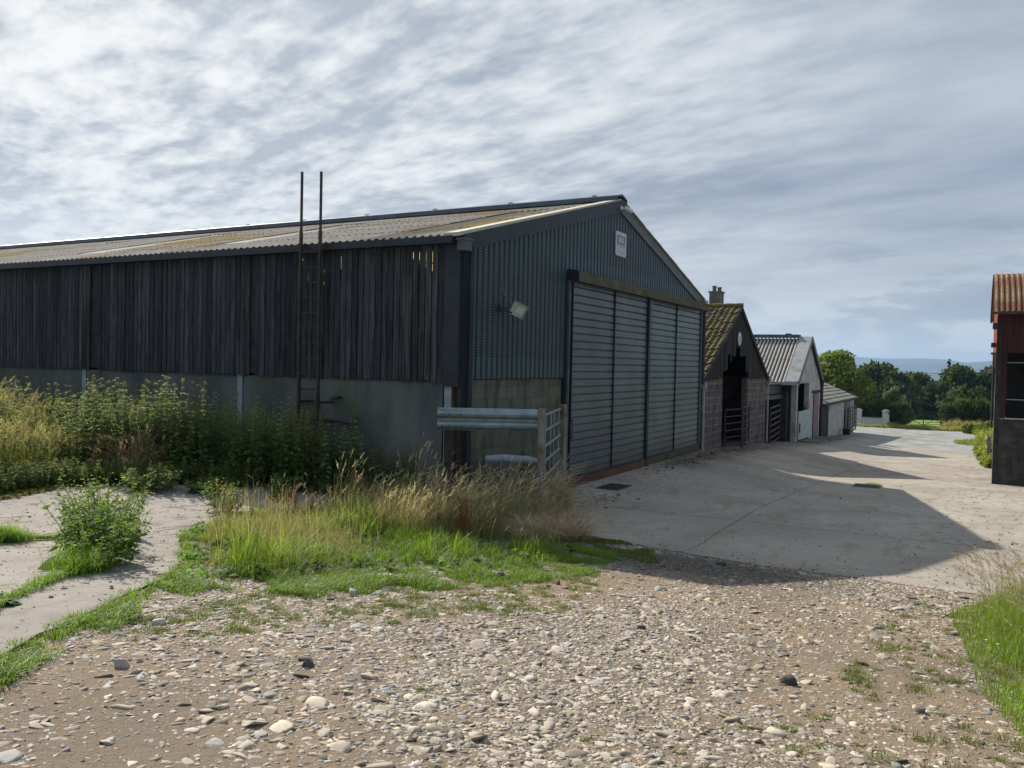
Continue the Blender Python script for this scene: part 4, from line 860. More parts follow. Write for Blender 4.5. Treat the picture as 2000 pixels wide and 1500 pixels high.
# ------------------------------------------------------------------ plants: every leaf and blade is a small ribbon
RG = np.random.default_rng(11)
class FB:
    def __init__(s): s.V = []; s.Q = []; s.C = []; s.n = 0
    def rib(s, P, W, S, Cc):
        """P (N,K,3) centre line, W (N,K) half widths, S (N,3) or (N,K,3) side vectors, Cc (N,K,3) colours"""
        N, K = P.shape[:2]
        if N == 0: return
        if S.ndim == 2: S = S[:, None, :]
        a = P-S*W[..., None]; b = P+S*W[..., None]; v = np.stack([a, b], 2).reshape(-1, 3)
        i = s.n+np.arange(N*K*2).reshape(N, K, 2)
        q = np.stack([i[:, :-1, 0], i[:, :-1, 1], i[:, 1:, 1], i[:, 1:, 0]], -1).reshape(-1, 4)
        s.V.append(v); s.Q.append(q); s.C.append(np.repeat(np.broadcast_to(Cc, (N, K, 3)).reshape(-1, 3), 2, axis=0)); s.n += len(v)
    def build(s, name, mat, parent=None, off=None):
        v = np.concatenate(s.V); q = np.concatenate(s.Q); c = np.clip(np.concatenate(s.C), 0.003, 1)
        if parent is not None and off is None:
            r = parent
            while r.parent: r = r.parent
            v = v-np.array(r.location)
        me = bpy.data.meshes.new(name); me.vertices.add(len(v)); me.vertices.foreach_set('co', v.astype(np.float32).ravel())
        me.loops.add(q.size); me.loops.foreach_set('vertex_index', q.astype(np.int32).ravel()); me.polygons.add(len(q))
        me.polygons.foreach_set('loop_start', np.arange(0, q.size, 4, dtype=np.int32)); me.polygons.foreach_set('loop_total', np.full(len(q), 4, np.int32)); me.update()
        ca = me.color_attributes.new('Col', 'FLOAT_COLOR', 'POINT'); ca.data.foreach_set('color', np.c_[c, np.ones(len(c))].astype(np.float32).ravel())
        me.polygons.foreach_set('use_smooth', np.ones(len(q), bool))
        o = bpy.data.objects.new(name, me); C.objects.link(o); me.materials.append(mat)
        if parent: o.parent = parent
        return o
def U(a, b, n=None): return RG.uniform(a, b, n)
def unit(v): return v/np.maximum(np.linalg.norm(v, axis=-1, keepdims=True), 1e-9)
def azi(a): return np.stack([np.cos(a), np.sin(a), np.zeros_like(a)], -1)
def inpoly(p, poly):
    x, y = p[:, 0], p[:, 1]; r = np.zeros(len(p), bool); n = len(poly)
    for i in range(n):
        (x0, y0), (x1, y1) = poly[i], poly[(i+1) % n]
        r ^= ((y0 > y) != (y1 > y)) & (x < (x1-x0)*(y-y0)/(y1-y0+1e-12)+x0)
    return r
def scat(poly, n, jit=0.0):
    P = np.array(poly); o = np.zeros((0, 2))
    while len(o) < n:
        p = np.stack([U(P[:, 0].min(), P[:, 0].max(), n), U(P[:, 1].min(), P[:, 1].max(), n)], 1); o = np.r_[o, p[inpoly(p, poly)]]
    o = o[:n]; return o+RG.normal(0, jit, o.shape) if jit else o
def g3d(p, off=0.0): return np.c_[p, H(p[:, 0], p[:, 1])+off]
def clumpy(p, s, k, seed=0):
    """smooth pseudo-noise 0..1 for tint and height"""
    q = np.random.default_rng(seed); v = np.zeros(len(p))
    for i in range(k): a = q.uniform(0, 6.28); f = q.uniform(.6, 1.8)*s; v += np.sin((p[:, 0]*math.cos(a)+p[:, 1]*math.sin(a))*f+q.uniform(0, 6.28))
    return .5+.5*v/k**.5/1.2
def lerp(a, b, t): return np.asarray(a)*(1-t)+np.asarray(b)*t
GREEN, LIME, OLIVE, STRAW, DEEP = np.array((.105, .205, .025)), np.array((.23, .35, .038)), np.array((.19, .21, .06)), np.array((.44, .375, .21)), np.array((.035, .075, .02))
def blades(fb, B, h, w_, bend, c0, c1, az=None, K=4):
    """B (N,3) feet; h, w_ arrays; bend = horizontal reach / height"""
    N = len(B); az = U(0, 6.283, N) if az is None else az; d = azi(az); s = azi(az+math.pi/2+U(-.5, .5, N))
    t = np.linspace(0, 1, K)[None, :, None]
    P = B[:, None]+d[:, None]*(h*bend)[:, None, None]*t**2+np.array([0, 0, 1.])*(h[:, None, None]*(t-.35*np.minimum(bend, 1.5)[:, None, None]*t**2.5))
    W = w_[:, None]*np.array([.8, 1, .75, .06, .02][:K] if K == 4 else np.linspace(1, .05, K))[None]/2
    Cc = lerp(c0[:, None], c1[:, None], t); fb.rib(P, W, s, Cc)
def vary(c, N, s=.18):
    c = np.broadcast_to(c, (N, 3)); return c*(1+RG.normal(0, s, (N, 1)))*(1+RG.normal(0, s*.35, (N, 3)))
def seedheads(fb, B, h, arch, col_stem, col_head, hl=.13, M_=12, spread=.018, sl=.028, hw=.0045, az=None):
    N = len(B); K = 6; az = U(0, 6.283, N) if az is None else az; d = azi(az); s = azi(az+U(1, 2, N))
    f = lambda t: B[:, None]+d[:, None]*(h*arch)[:, None, None]*t**2.6+np.array([0, 0, 1.])*(h[:, None, None]*(t-.28*arch[:, None, None]*t**4))
    t = np.linspace(0, 1, K)[None, :, None]; P = f(t); W = np.full((N, K), .0016)*np.linspace(1.2, .7, K)
    fb.rib(P, W, s, lerp(vary(col_stem, N)[:, None], vary(col_head, N)[:, None], t))
    tt = np.tile(np.linspace(0, 1, M_), (N, 1)); hl_ = hl/h; T = 1-hl_[:, None]*(1-tt)
    Q = f(T[..., None]); Q2 = f(np.minimum(T+.01, 1.01)[..., None]); ax = unit(Q2-Q)
    r = unit(RG.normal(0, 1, (N, M_, 3))); sz = (sl*(1.15-.7*tt))[..., None]; tip = Q+(ax*.9+r*spread/.018*.55)*sz
    Pp = np.stack([Q, (Q+tip)/2, tip], 2).reshape(-1, 3, 3); n2 = len(Pp); S = unit(np.cross(Pp[:, 2]-Pp[:, 0], RG.normal(0, 1, (n2, 3))))
    Wp = np.tile([.2, 1, .1], (n2, 1))*hw; fb.rib(Pp, Wp, S, np.repeat(vary(col_head, N, .2), M_, axis=0)[:, None])
def leaves(fb, O, Dr, L, Wd, col, droop=.3, K=4, col2=None):
    """leaf ribbons: O origins, Dr directions (unit), L length, Wd half width"""
    N = len(O); t = np.linspace(0, 1, K)[None, :, None]; P = O[:, None]+Dr[:, None]*L[:, None, None]*t-np.array([0, 0, 1.])*(L*droop)[:, None, None]*t**2
    S = unit(np.cross(Dr, np.array([0, 0, 1.])+RG.normal(0, .35, (N, 3)))); prof = {4: [.15, 1, .8, .04], 3: [.2, 1, .05], 5: [.1, .85, 1, .65, .03]}[K]
    cc = col[:, None] if col2 is None else lerp(col[:, None], col2[:, None], t); fb.rib(P, Wd[:, None]*np.array(prof)[None], S, cc)
def nettles(fb, B, h, tint=(.055, .105, .03), tip=(.15, .17, .075), nodes=13, ll=.105, lean=.08):
    N = len(B); d = azi(U(0, 6.28, N))*U(0, lean*2, N)[:, None]; f = lambda t: B[:, None]+np.array([0, 0, 1.])*(h[:, None, None]*t)+d[:, None]*h[:, None, None]*t**2
    t = np.linspace(0, 1, 5)[None, :, None]; P = f(t); fb.rib(P, np.tile(np.linspace(.005, .002, 5), (N, 1)), azi(U(0, 6.28, N)), vary((.10, .11, .05), N)[:, None])
    a0 = U(0, 6.28, N); c0, c1 = vary(tint, N, .2), vary(tip, N, .15)
    for k in range(nodes):
        tk = .18+.80*k/(nodes-1)+U(-.012, .012, N); O = f(tk[:, None, None])[:, 0]; size = ll*(1.15-.75*max(0, (k/(nodes-1)-.35)/.65)); cc = lerp(c0, c1, (k/(nodes-1))**2)
        for s_ in range(4 if k % 2 == 0 or k > nodes*.6 else 3):
            a = a0+k*1.57+s_*1.5708+U(-.3, .3, N); el = U(-.1, .5, N); D_ = unit(azi(a)+np.array([0, 0, 1.])*el[:, None]); L = size*U(.7, 1.25, N)
            leaves(fb, O, D_, L, L*.26, cc*U(.75, 1.2, N)[:, None], droop=.45)
        if k > nodes*.45:
            for s_ in range(4):
                a = U(0, 6.28, N); D_ = unit(azi(a)+np.array([0, 0, -.25])); L = U(.03, .065, N); leaves(fb, O, D_, L, np.full(N, .0045), vary((.22, .22, .12), N, .15), droop=.9, K=3)

# --- grass bank in front of the barn corner
bank = [(-7.6, -2.0), (-6.6, -2.45), (-5.7, -2.75), (-4.7, -3.35), (-3.5, -3.75), (-2.2, -3.5), (-1.0, -2.9), (-.1, -2.3), (1.3, -1.55), (3.6, -.55), (3.6, -.2), (-.05, -.05), (-.3, 1.0), (-2, 1.3), (-3.6, 1.45), (-5.0, .9), (-6.0, -.2), (-6.9, -1.2)]
def edge_dist(p, poly):
    P = np.array(poly); Q = np.roll(P, -1, 0); d = np.full(len(p), 9.0)
    for a, b in zip(P, Q): ab = b-a; t = np.clip(((p-a)@ab)/(ab@ab), 0, 1); d = np.minimum(d, np.linalg.norm(p-a-t[:, None]*ab, axis=1))
    return d
def clumps(fb, cen, per, rad, h, c0, c1, w_=(.0035, .008), splay=(.15, 1.1), off=0.0):
    """tussocks: blades lean outwards from the middle of each clump"""
    n = len(cen); i = np.repeat(np.arange(n), per); a = U(0, 6.283, len(i)); r = np.abs(RG.normal(0, 1, len(i)))*np.broadcast_to(rad, n)[i]
    p = cen[i]+np.c_[np.cos(a), np.sin(a)]*r[:, None]; q = g3d(p, off); hh = np.broadcast_to(h, n)[i]*U(.45, 1.25, len(i)); bend = U(*splay, len(i))*(.5+.6*np.minimum(r/np.broadcast_to(rad, n)[i], 1.6))
    blades(fb, q, hh, U(*w_, len(i)), bend, np.asarray(c0)[i]*(1+RG.normal(0, .12, (len(i), 1))), np.asarray(c1)[i]*(1+RG.normal(0, .15, (len(i), 1))), az=a+RG.normal(0, .6, len(i)))
fb = FB()
def bank_field(p):
    ed = np.clip(edge_dist(p, bank)/.55, .12, 1); front = np.clip((-(p[:, 1])-1.0+.25*(p[:, 0]+5))/2.0, 0, 1)
    dry = np.clip(.75*clumpy(p, 1.9, 6, 3)+.60*(1-front)-.62, 0, 1); return ed, front, dry
cen = scat(bank, 2100); ed, front, dry = bank_field(cen); cl = clumpy(cen, 2.6, 7, 1); n = len(cen); dr = np.clip(dry+RG.normal(0, .2, n), 0, 1)[:, None]; dk = (U(0, 1, n) < .22)[:, None]
c0 = lerp(vary(GREEN*.75, n, .25), vary(OLIVE, n), dr); c1 = lerp(lerp(vary(GREEN, n, .25), vary(LIME, n, .2), np.clip(cl+RG.normal(0, .25, n), 0, 1)[:, None]), vary(STRAW*.9, n), dr); c1 = np.where(dk, c1*.5, c1)
clumps(fb, cen, 22, U(.03, .11, n), (.07+.38*cl**1.5)*ed*U(.5, 1.5, n)*(1.1-.35*front), c0, c1)
p = scat(bank, 9000); ed, front, dry = bank_field(p); n = len(p)      # low matted growth between the tussocks
blades(fb, g3d(p), U(.05, .14, n)*np.clip(ed*1.5, .3, 1), U(.005, .011, n), U(.5, 1.6, n), vary(DEEP*1.4, n), vary(GREEN, n, .3))
p = scat(bank, 5200); ed, front, dry = bank_field(p); p = p[(dry+RG.normal(0, .15, len(p)) > .32) & (ed > .3)]; n = len(p)   # thin dry stems above the green
blades(fb, g3d(p), U(.3, .75, n), U(.002, .004, n), U(.05, .7, n), vary(OLIVE, n), vary(STRAW, n))
tag(fb.build('grass_bank', M['grass']), kind='stuff')
fb = FB(); p = scat(bank, 1500); ed, front, dry = bank_field(p); p = p[(dry+RG.normal(0, .2, len(p)) > .36) & (ed > .35)]; n = len(p)
seedheads(fb, g3d(p), U(.35, .8, n), U(.05, .45, n), OLIVE*1.2, STRAW*U(.7, 1.1), .09, 9, az=RG.normal(-.6, 1.3, n)); cen = scat(bank, 260); ed, front, dry = bank_field(cen); cen = cen[(dry+RG.normal(0, .15, len(cen)) > .35) & (ed > .3)]; n = len(cen)
clumps(fb, cen, 26, U(.04, .1, n), U(.25, .55, n), vary(OLIVE, n, .2), vary(STRAW*1.15, n, .2), (.003, .006), (.3, 1.3))
tag(fb.build('bank_seed_stems', M['straw']), kind='stuff')
fb = FB(); cen = scat(bank, 240); ed, front, dry = bank_field(cen); cen = cen[ed < .95]; n = len(cen); i_ = np.repeat(np.arange(n), 9); m = len(i_); L = U(.07, .16, m); O = g3d(cen)[i_]+np.c_[RG.normal(0, .03, (m, 2)), U(0, .12, m)]
leaves(fb, O, unit(azi(U(0, 6.28, m))+np.array([0, 0, 1.])*U(.2, 1.3, m)[:, None]), L, L*.22, vary((.10, .20, .035), n, .3)[i_]*U(.8, 1.2, m)[:, None], droop=.5); tag(fb.build('bank_broad_leaves', M['leaf']), kind='stuff')
def patch(name, poly, n, hm, c0, c1, w_=(.003, .007), bend=(.1, .8), mat='grass', off=.0, jit=.0, fn=None, K=4):
    fb = FB(); p = scat(poly, n, jit); q = g3d(p, off); cl = clumpy(p, 4, 6, n % 97); h = hm*(.55+.75*cl)*U(.6, 1.3, n)
    if fn is not None: k_ = fn(p); q, h, p = q[k_], h[k_], p[k_]
    blades(fb, q, h, U(*w_, len(p)), U(*bend, len(p)), vary(c0, len(p)), lerp(vary(c1, len(p)), vary(c1*.75, len(p)), U(0, 1, len(p))[:, None]), K=K); return tag(fb.build(name, M[mat]), kind='stuff')
# ragged green fringe creeping over the stones
fr = [(-11.2, -4.4), (-9.9, -3.45), (-8.6, -2.75), (-7.6, -2.3), (-7.2, -3.1), (-6.3, -3.6), (-5.1, -4.1), (-3.8, -4.35), (-2.4, -4.1), (-1.2, -3.4), (-.9, -2.8), (-3.5, -3.55), (-5.7, -2.6), (-7.3, -1.75), (-8.7, -2.45), (-9.95, -3.2), (-11.4, -4.1)]
patch('short_grass', fr, 42000, .085, GREEN, LIME*.9, (.003, .008), (.3, 1.5), fn=lambda p: clumpy(p, 5.5, 8, 4)+RG.normal(0, .1, len(p)) > .43)
def tufts(name, centres, per, rad, hm, c0, c1, **k):
    fb = FB(); cc = np.repeat(np.array(centres), per, axis=0); n = len(cc); p = cc[:, :2]+RG.normal(0, rad, (n, 2))*(cc[:, 2:3] if cc.shape[1] > 2 else 1); q = g3d(p, k.get('off', .0))
    h = hm*U(.5, 1.3, n)*(cc[:, 2] if cc.shape[1] > 2 else 1); blades(fb, q, h, U(.003, .006, n), U(.2, 1.3, n), vary(c0, n), vary(c1, n)); return tag(fb.build(name, M['grass']), kind='stuff')
cs = scat([(-9.2, -3.3), (-6, -5.0), (-3.6, -4.5), (-3, -3.7), (-7, -2.7), (-8.8, -2.7)], 380); cs2 = scat([(-10.5, -6.5), (-7.5, -8), (-3, -7.5), (-3, -5), (-8, -4)], 46)
cs3 = scat([(-9, -8.6), (-8.4, -7.3), (-5, -7.5), (-2.5, -7.6), (-2.2, -8.6), (-6, -8.8)], 110)
tufts('weed_tufts', np.r_[np.c_[cs, U(.4, 1.2, 380)], np.c_[cs2, U(.3, .7, 46)], np.c_[cs3, U(.5, 1.3, 110)]], 62, .04, .042, GREEN*.65, OLIVE*.95)
pe_ = [(x, y, U(.5, 1.25)) for (x0, y0), (x1, y1) in zip(pad_edge[:-1], pad_edge[1:]) for t in np.linspace(0, 1, int(12*math.hypot(x1-x0, y1-y0))) for x, y in [(x0+(x1-x0)*t+.03, y0+(y1-y0)*t-.05)] if U(0, 1) < .85]
tufts('edge_fringe', [(x+RG.normal(0, .03), y+RG.normal(0, .03), s_) for x, y, s_ in pe_*2], 55, .05, .075, GREEN*.9, LIME*.9, off=.01)
# joint-line grass on the old concrete
jl = [(-9.75, -2.35), (-9.3, -1.95), (-8.9, -1.65), (-8.5, -1.35), (-8.2, -1.15), (-7.9, -.95), (-7.7, -.75)]
j2 = [(-7.95, 1.1), (-7.75, 1.02), (-7.5, .95), (-7.35, .9), (-7.1, .85), (-6.9, .85), (-6.7, .8), (-6.5, .8), (-6.2, .75)]
pts = [(a[0]+(b[0]-a[0])*t, a[1]+(b[1]-a[1])*t) for L_ in (jl, j2) for a, b in zip(L_[:-1], L_[1:]) for t in np.linspace(0, 1, 6)]
tufts('joint_grass', [(x, y, U(.4, 1.2)) for x, y in pts], 110, .045, .085, GREEN, LIME, off=.045)
tufts('joint_grass', [(-7.62, .98, 1.3), (-7.55, .95, 1.4), (-7.72, 1.0, 1.2), (-7.5, .9, 1.2), (-7.9, -.95, 1.6), (-7.95, -1.05, 1.5), (-8.05, -1.1, 1.3)], 420, .07, .15, GREEN, LIME, off=.045)
# moss on the back of the pad
m_, g = new_mat('yellow_moss'); P_ = coords(g); finish(g, g.mix(g.noise(P_, 9, 5, .7), (.13, .10, .015), (.24, .20, .03)), .95, g.noise(P_, 45, 4, .7), 1.0, .03, spec=.1); M['moss'] = m_
def moss(name, poly, n, off, s=.05, tint=(.22, .185, .03), mt='moss'):
    fb = FB(); p = scat(poly, n, .03); p = p[clumpy(p, 6, 8, 8)+RG.normal(0, .1, len(p)) > .38]; q = g3d(p, off); n = len(p); D_ = azi(U(0, 6.28, n)); L = U(.5, 1.3, n)*s
    leaves(fb, q, unit(D_+np.array([0, 0, .25])), L, L*.6, vary(tint, n, .25), droop=.2, K=3); return tag(fb.build(name, M[mt]), kind='stuff')
moss('moss', [(-6.9, 4.0), (-5.5, 4.35), (-3.6, 5.2), (-2.8, 5.7), (-3.0, 6.3), (-6.2, 5.9), (-8, 5)], 9000, .056)
moss('moss', [(-2.6, -4.0), (-1.3, -3.3), (-.6, -2.9), (-.3, -3.3), (-1.0, -4.1), (-2.2, -4.6)], 4200, .02, .03, (.11, .15, .03), 'leaf')
# --- tall seeding grass round the barrier and gate
fb = FB()
z1 = [(-3.6, -1.6), (-2.2, -2.2), (-.9, -2.0), (.2, -1.75), (.1, -.5), (-1.2, .1), (-3.2, .4)]
p = scat(z1, 1500); keep = clumpy(p, 4.5, 6, 12)+RG.normal(0, .10, len(p)) > .46; p = p[keep]; q = g3d(p); n = len(p)
wind = RG.normal(-.9, .9, n); h = U(.5, 1.2, n)*(.6+.6*clumpy(p, 3, 5, 13)); seedheads(fb, q, h, U(.1, .55, n), OLIVE*1.5, STRAW*1.35, .13, 12, .018, .032, .006, az=wind)
blades(fb, q.repeat(5, 0)+np.c_[RG.normal(0, .04, (5*n, 2)), np.zeros(5*n)], U(.35, .95, 5*n), U(.003, .006, 5*n), U(.2, .9, 5*n), vary(OLIVE, 5*n), vary(STRAW*.85, 5*n))
z2 = [(-.8, -2.2), (.2, -2.0), (2.2, -1.2), (2.9, -.8), (2.8, -.55), (.6, -1.3), (-.1, -.5), (-1.0, -.6)]
p = scat(z2, 520); q = g3d(p); n = len(p); seedheads(fb, q, U(.55, 1.15, n), U(.15, .75, n), STRAW*.8, (.44, .36, .25), .14, 12, .02, .034, .006, az=RG.normal(-.4, 1.2, n))
blades(fb, q.repeat(7, 0)+np.c_[RG.normal(0, .08, (7*n, 2)), np.zeros(7*n)], U(.25, .7, 7*n), U(.004, .008, 7*n), U(.3, 1.1, 7*n), vary(GREEN*.8, 7*n), vary(OLIVE*1.5, 7*n, .3))
tag(fb.build('tall_seeding_grass', M['straw']), kind='stuff')
# laid dry grass spilling onto the concrete
fb = FB(); p = scat([(-2.0, -2.9), (-1.2, -3.0), (-.6, -2.9), (.1, -2.3), (1.6, -1.5), (.4, -1.5), (-.9, -1.9), (-1.8, -2.2)], 400); q = g3d(p, .02); n = len(p)
cen = scat([(-2.0, -2.9), (-1.2, -3.0), (-.6, -2.9), (.1, -2.3), (1.6, -1.5), (.4, -1.5), (-.9, -1.9), (-1.8, -2.2)], 260); n = len(cen); tc = U(.45, 1.25, n)[:, None]
clumps(fb, cen, 16, .05, U(.25, .55, n), vary((.34, .25, .16), n, .2)*tc, vary((.72, .58, .42), n, .12)*tc, (.006, .012), (.8, 1.7), off=.02)
seedheads(fb, q[:160], U(.4, .8, 160), U(.6, 1.1, 160), (.26, .19, .12), (.36, .27, .18), .1, 10, az=RG.normal(-.9, .8, 160))
tag(fb.build('laid_dry_grass', M['straw']), kind='stuff')
# orange-brown dry grass among the tall weeds
fb = FB(); p = scat([(-3.3, 4.5), (-2.7, 4.4), (-2.3, 4.8), (-2.2, 5.6), (-2.7, 6.0), (-3.3, 5.6)], 1500, .12); q = g3d(p); n = len(p); hq = .55+.55*clumpy(p, 5, 5, 71)
blades(fb, q, U(.4, .95, n)*hq, U(.0016, .003, n), U(.1, .8, n), vary(OLIVE, n), vary((.33, .22, .12), n)); seedheads(fb, q[:800], U(.6, 1.15, 800)*hq[:800], U(.1, .6, 800), (.26, .2, .12), (.37, .27, .16), .16, 14, .03, .035)
tag(fb.build('brown_dry_grass', M['straw']), kind='stuff')
# --- nettles along the wall
fb = FB()
def nbed(poly, n, h0, h1, **k):
    p = scat(poly, n); q = g3d(p); nettles(fb, q, U(h0, h1, n)*(.8+.3*clumpy(p, 2.2, 6, n)), **k)
nbed([(-2.9, 5.2), (-2.5, 4.2), (-1.6, 2.9), (-.4, 1.6), (-.25, 8), (-3.0, 7.4)], 560, 1.25, 1.78, tint=(.12, .22, .06), tip=(.25, .31, .12))  # sunlit tops of this shaded bed are painted into the tip colour
nbed([(-3.6, 6.4), (-2.4, 6.0), (-2.0, 4.3), (-2.5, 3.9), (-3.1, 5.0)], 130, 1.3, 1.8, tint=(.13, .22, .055), tip=(.18, .24, .08))
nbed([(-1.0, 2.6), (-.25, .4), (-.2, 2.8), (-.8, 3.4)], 150, .7, 1.25, tint=(.07, .14, .045))
nbed([(-4.8, 6.8), (-3.0, 6.8), (-1.6, 6.3), (-.3, 6.5), (-.3, 17), (-4.5, 17)], 640, 1.1, 1.65, tint=(.14, .22, .055), tip=(.19, .24, .08))
tag(fb.build('nettle_bed', M['leaf']), kind='stuff')
# tall pale weeds and grass on the left
fb = FB(); L1 = [(-5.7, 5.3), (-4.2, 5.7), (-3.0, 6.0), (-2.4, 6.6), (-2.6, 11), (-3, 17), (-5.5, 17), (-6.2, 9)]
p = scat(L1, 5200); q = g3d(p); n = len(p); hb_ = np.clip((p[:, 1]-5.0)/3, .55, 1)*np.clip(.75+(-2.6-p[:, 0])*.2, .7, 1.15)
seedheads(fb, q, U(1.25, 2.0, n)*hb_, U(.08, .4, n), OLIVE*1.2, (.29, .275, .16), .2, 16, .035, .045, .006)
blades(fb, q.repeat(6, 0)+np.c_[RG.normal(0, .07, (6*n, 2)), np.zeros(6*n)], U(.5, 1.55, 6*n)*hb_.repeat(6), U(.004, .009, 6*n), U(.1, .7, 6*n), vary(GREEN*.8, 6*n), vary(OLIVE*1.15, 6*n, .3))
p = scat(L1, 480); q = g3d(p); nettles(fb, q, U(1.0, 1.85, 480)*np.clip((p[:, 1]-4.5)/3, .5, 1), tint=(.09, .15, .035), tip=(.18, .22, .07), ll=.09)
tag(fb.build('tall_weeds', M['leaf']), kind='stuff')
# low leafy growth at the foot of the weeds
fb = FB(); p = scat([(-5.9, 4.7), (-4.4, 5.1), (-3.4, 4.3), (-2.7, 3.9), (-1.9, 3.2), (-1.5, 3.6), (-2.3, 4.6), (-3.4, 5.6), (-5.0, 5.9)], 700); q = g3d(p); nettles(fb, q, U(.2, .5, 700), tint=(.10, .17, .035), tip=(.16, .23, .05), nodes=6, ll=.08)
tag(fb.build('low_leafy_weeds', M['leaf']), kind='stuff')

# single nettles standing clear of the bed
def solo_nettle(name, label, x, y, h, group, **k):
    t = thing(name, label, 'nettle', (x, y, Hs(x, y)), group); f = FB(); nettles(f, np.array([[x, y, Hs(x, y)]]), np.array([h]), nodes=17, lean=.04, **k); f.build('stem_and_leaves', M['leaf'], t); return t
gn = 'tall nettles standing in front of the grey wall'
for i, (x, y, h, lb) in enumerate([(-1.85, 3.0, 1.85, 'tall flowering nettle just right of the ladder foot'), (-2.1, 3.35, 1.75, 'flowering nettle spire directly in front of the ladder foot'), (-2.4, 3.8, 1.75, 'pale flowering nettle spire just left of the ladder foot'),
        (-2.5, 4.6, 1.95, 'tallest nettle spire beside the pale steel post left of the ladder'), (-2.6, 4.3, 1.75, 'bushy pale nettle between the ladder and the pale steel post'), (-3.0, 5.1, 1.85, 'nettle spire at the left end of the dark nettle bed'),
        (-4.6, 7.9, 2.12, 'very tall nettle rising above the weeds at the left edge of the picture'), (-4.1, 7.3, 1.95, 'very tall nettle second from the left edge of the picture'), (-3.6, 7.0, 1.72, 'tall nettle in sun where the left weeds drop towards the tyre')]):
    solo_nettle('nettle', lb, x, y, h, gn, tint=(.10, .14, .05) if i > 5 else (.08, .11, .05), tip=(.24, .25, .14))

# rust-coloured docks gone to seed
def dock(x, y, h, n, label):
    z = Hs(x, y); t = thing('seeding_dock', label, 'dock plant', (x, y, z), 'rust-coloured docks in the grass bank'); f = FB(); b = np.array([[x, y, z]])+np.c_[RG.normal(0, .06, (n, 2)), np.zeros(n)]
    hh = U(.7, 1.05, n)*h; az = U(0, 6.28, n); d = azi(az)*.12; tt = np.linspace(0, 1, 5)[None, :, None]; ff = lambda t_: b[:, None]+np.array([0, 0, 1.])*hh[:, None, None]*t_+d[:, None]*hh[:, None, None]*t_**2
    f.rib(ff(tt), np.full((n, 5), .003), azi(U(0, 6.28, n)), vary((.24, .11, .05), n)[:, None]); f.build('stem', M['straw'], t); f = FB()
    for k in range(46):
        tk = U(.42, 1.0, n); O = ff(tk[:, None, None])[:, 0]; D_ = unit(azi(U(0, 6.28, n))+np.array([0, 0, .9])); L = U(.02, .045, n)*(1.3-tk*.6); leaves(f, O, D_, L, L*.34, vary((.36, .17, .065), n, .25), droop=0, K=3)
    f.build('seed_spikes', M['straw'], t); f = FB(); m = 9; a = U(0, 6.28, m); L = U(.12, .24, m); leaves(f, np.repeat(np.array([[x, y, z+.02]]), m, 0), unit(azi(a)+np.array([0, 0, .9])), L, L*.2, vary((.13, .16, .04), m), droop=.5, K=5); f.build('leaf', M['leaf'], t)
dock(-2.75, -1.9, .62, 12, 'large rust-orange dock at the front of the grass bank nearest the barn doors')
dock(-2.45, -1.65, .66, 8, 'rust-orange dock just behind the large one near the crash barrier')
dock(-2.95, -1.55, .5, 6, 'low rust-brown dock left of the large one in the grass bank')
dock(-2.6, .55, .55, 6, 'slim brown dock in the middle of the grass bank below the ladder')
dock(-2.2, .2, .6, 6, 'brown dock spikes rising from dry grass mid bank right of the slim dock')
dock(-3.1, 1.0, .45, 5, 'small brown dock spikes at the back of the grass bank')

def leafy_clump(name, label, cat, x, y, h, r, n, tint, tip, flowers=0, group=None, fcol=(.75, .55, .02)):
    z = Hs(x, y)+.04; t = thing(name, label, cat, (x, y, z), group); f = FB(); a = U(0, 6.28, n); rr = r*np.sqrt(U(0, 1, n)); b = np.c_[x+rr*np.cos(a)*.6, y+rr*np.sin(a)*.6, np.full(n, z)]
    out = azi(a)*(rr/r*.5)[:, None]; hh = h*U(.6, 1.05, n)*(1.05-.35*rr/r); ff = lambda t_: b[:, None]+np.array([0, 0, 1.])*hh[:, None, None]*t_+out[:, None]*hh[:, None, None]*t_**1.5
    tt = np.linspace(0, 1, 4)[None, :, None]; f.rib(ff(tt), np.full((n, 4), .004), azi(U(0, 6.28, n)), vary((.12, .15, .05), n)[:, None]); f.build('stem', M['leaf'], t); f = FB()
    for k in range(22):
        tk = U(.08, 1, n); O = ff(tk[:, None, None])[:, 0]; D_ = unit(azi(U(0, 6.28, n))+np.array([0, 0, 1.])*U(-.1, .8, n)[:, None]); L = U(.05, .12, n)*(1.2-.6*tk); leaves(f, O, D_, L, L*.24, lerp(vary(tint, n, .2), vary(tip, n, .2), tk[:, None]), droop=.4)
        leaves(f, O+D_*L[:, None]*.5, unit(D_+RG.normal(0, .6, (n, 3))), L*.6, L*.12, vary(tint, n, .2), droop=.4, K=3)
    f.build('foliage', M['leaf'], t)
    if flowers:
        f = FB(); top = ff(np.ones((n, 1, 1)))[:, 0]; idx = RG.integers(0, n, flowers); O = top[idx]+RG.normal(0, .035, (flowers, 3))
        for k in range(6): a = np.full(flowers, k*1.047)+U(0, .3, flowers); leaves(f, O, unit(azi(a)+np.array([0, 0, .3])), np.full(flowers, .016), np.full(flowers, .005), vary(fcol, flowers, .08), droop=.1, K=3)
        tag(f.build('flower_heads', M['leaf'], t), kind='stuff')
    return t
gr_ = 'leafy weeds growing from the joints of the old concrete'
T1_, T2_ = (.075, .15, .028), (.17, .27, .045)
leafy_clump('ragwort', 'biggest bushy green ragwort standing in the concrete joint, dark at its foot', 'ragwort', -7.62, -.78, .66, .5, 44, T1_, T2_, 14, gr_)
leafy_clump('ragwort', 'ragwort with yellow flowers right behind the biggest bushy one', 'ragwort', -7.15, -.15, .88, .5, 44, T1_, T2_, 40, gr_)
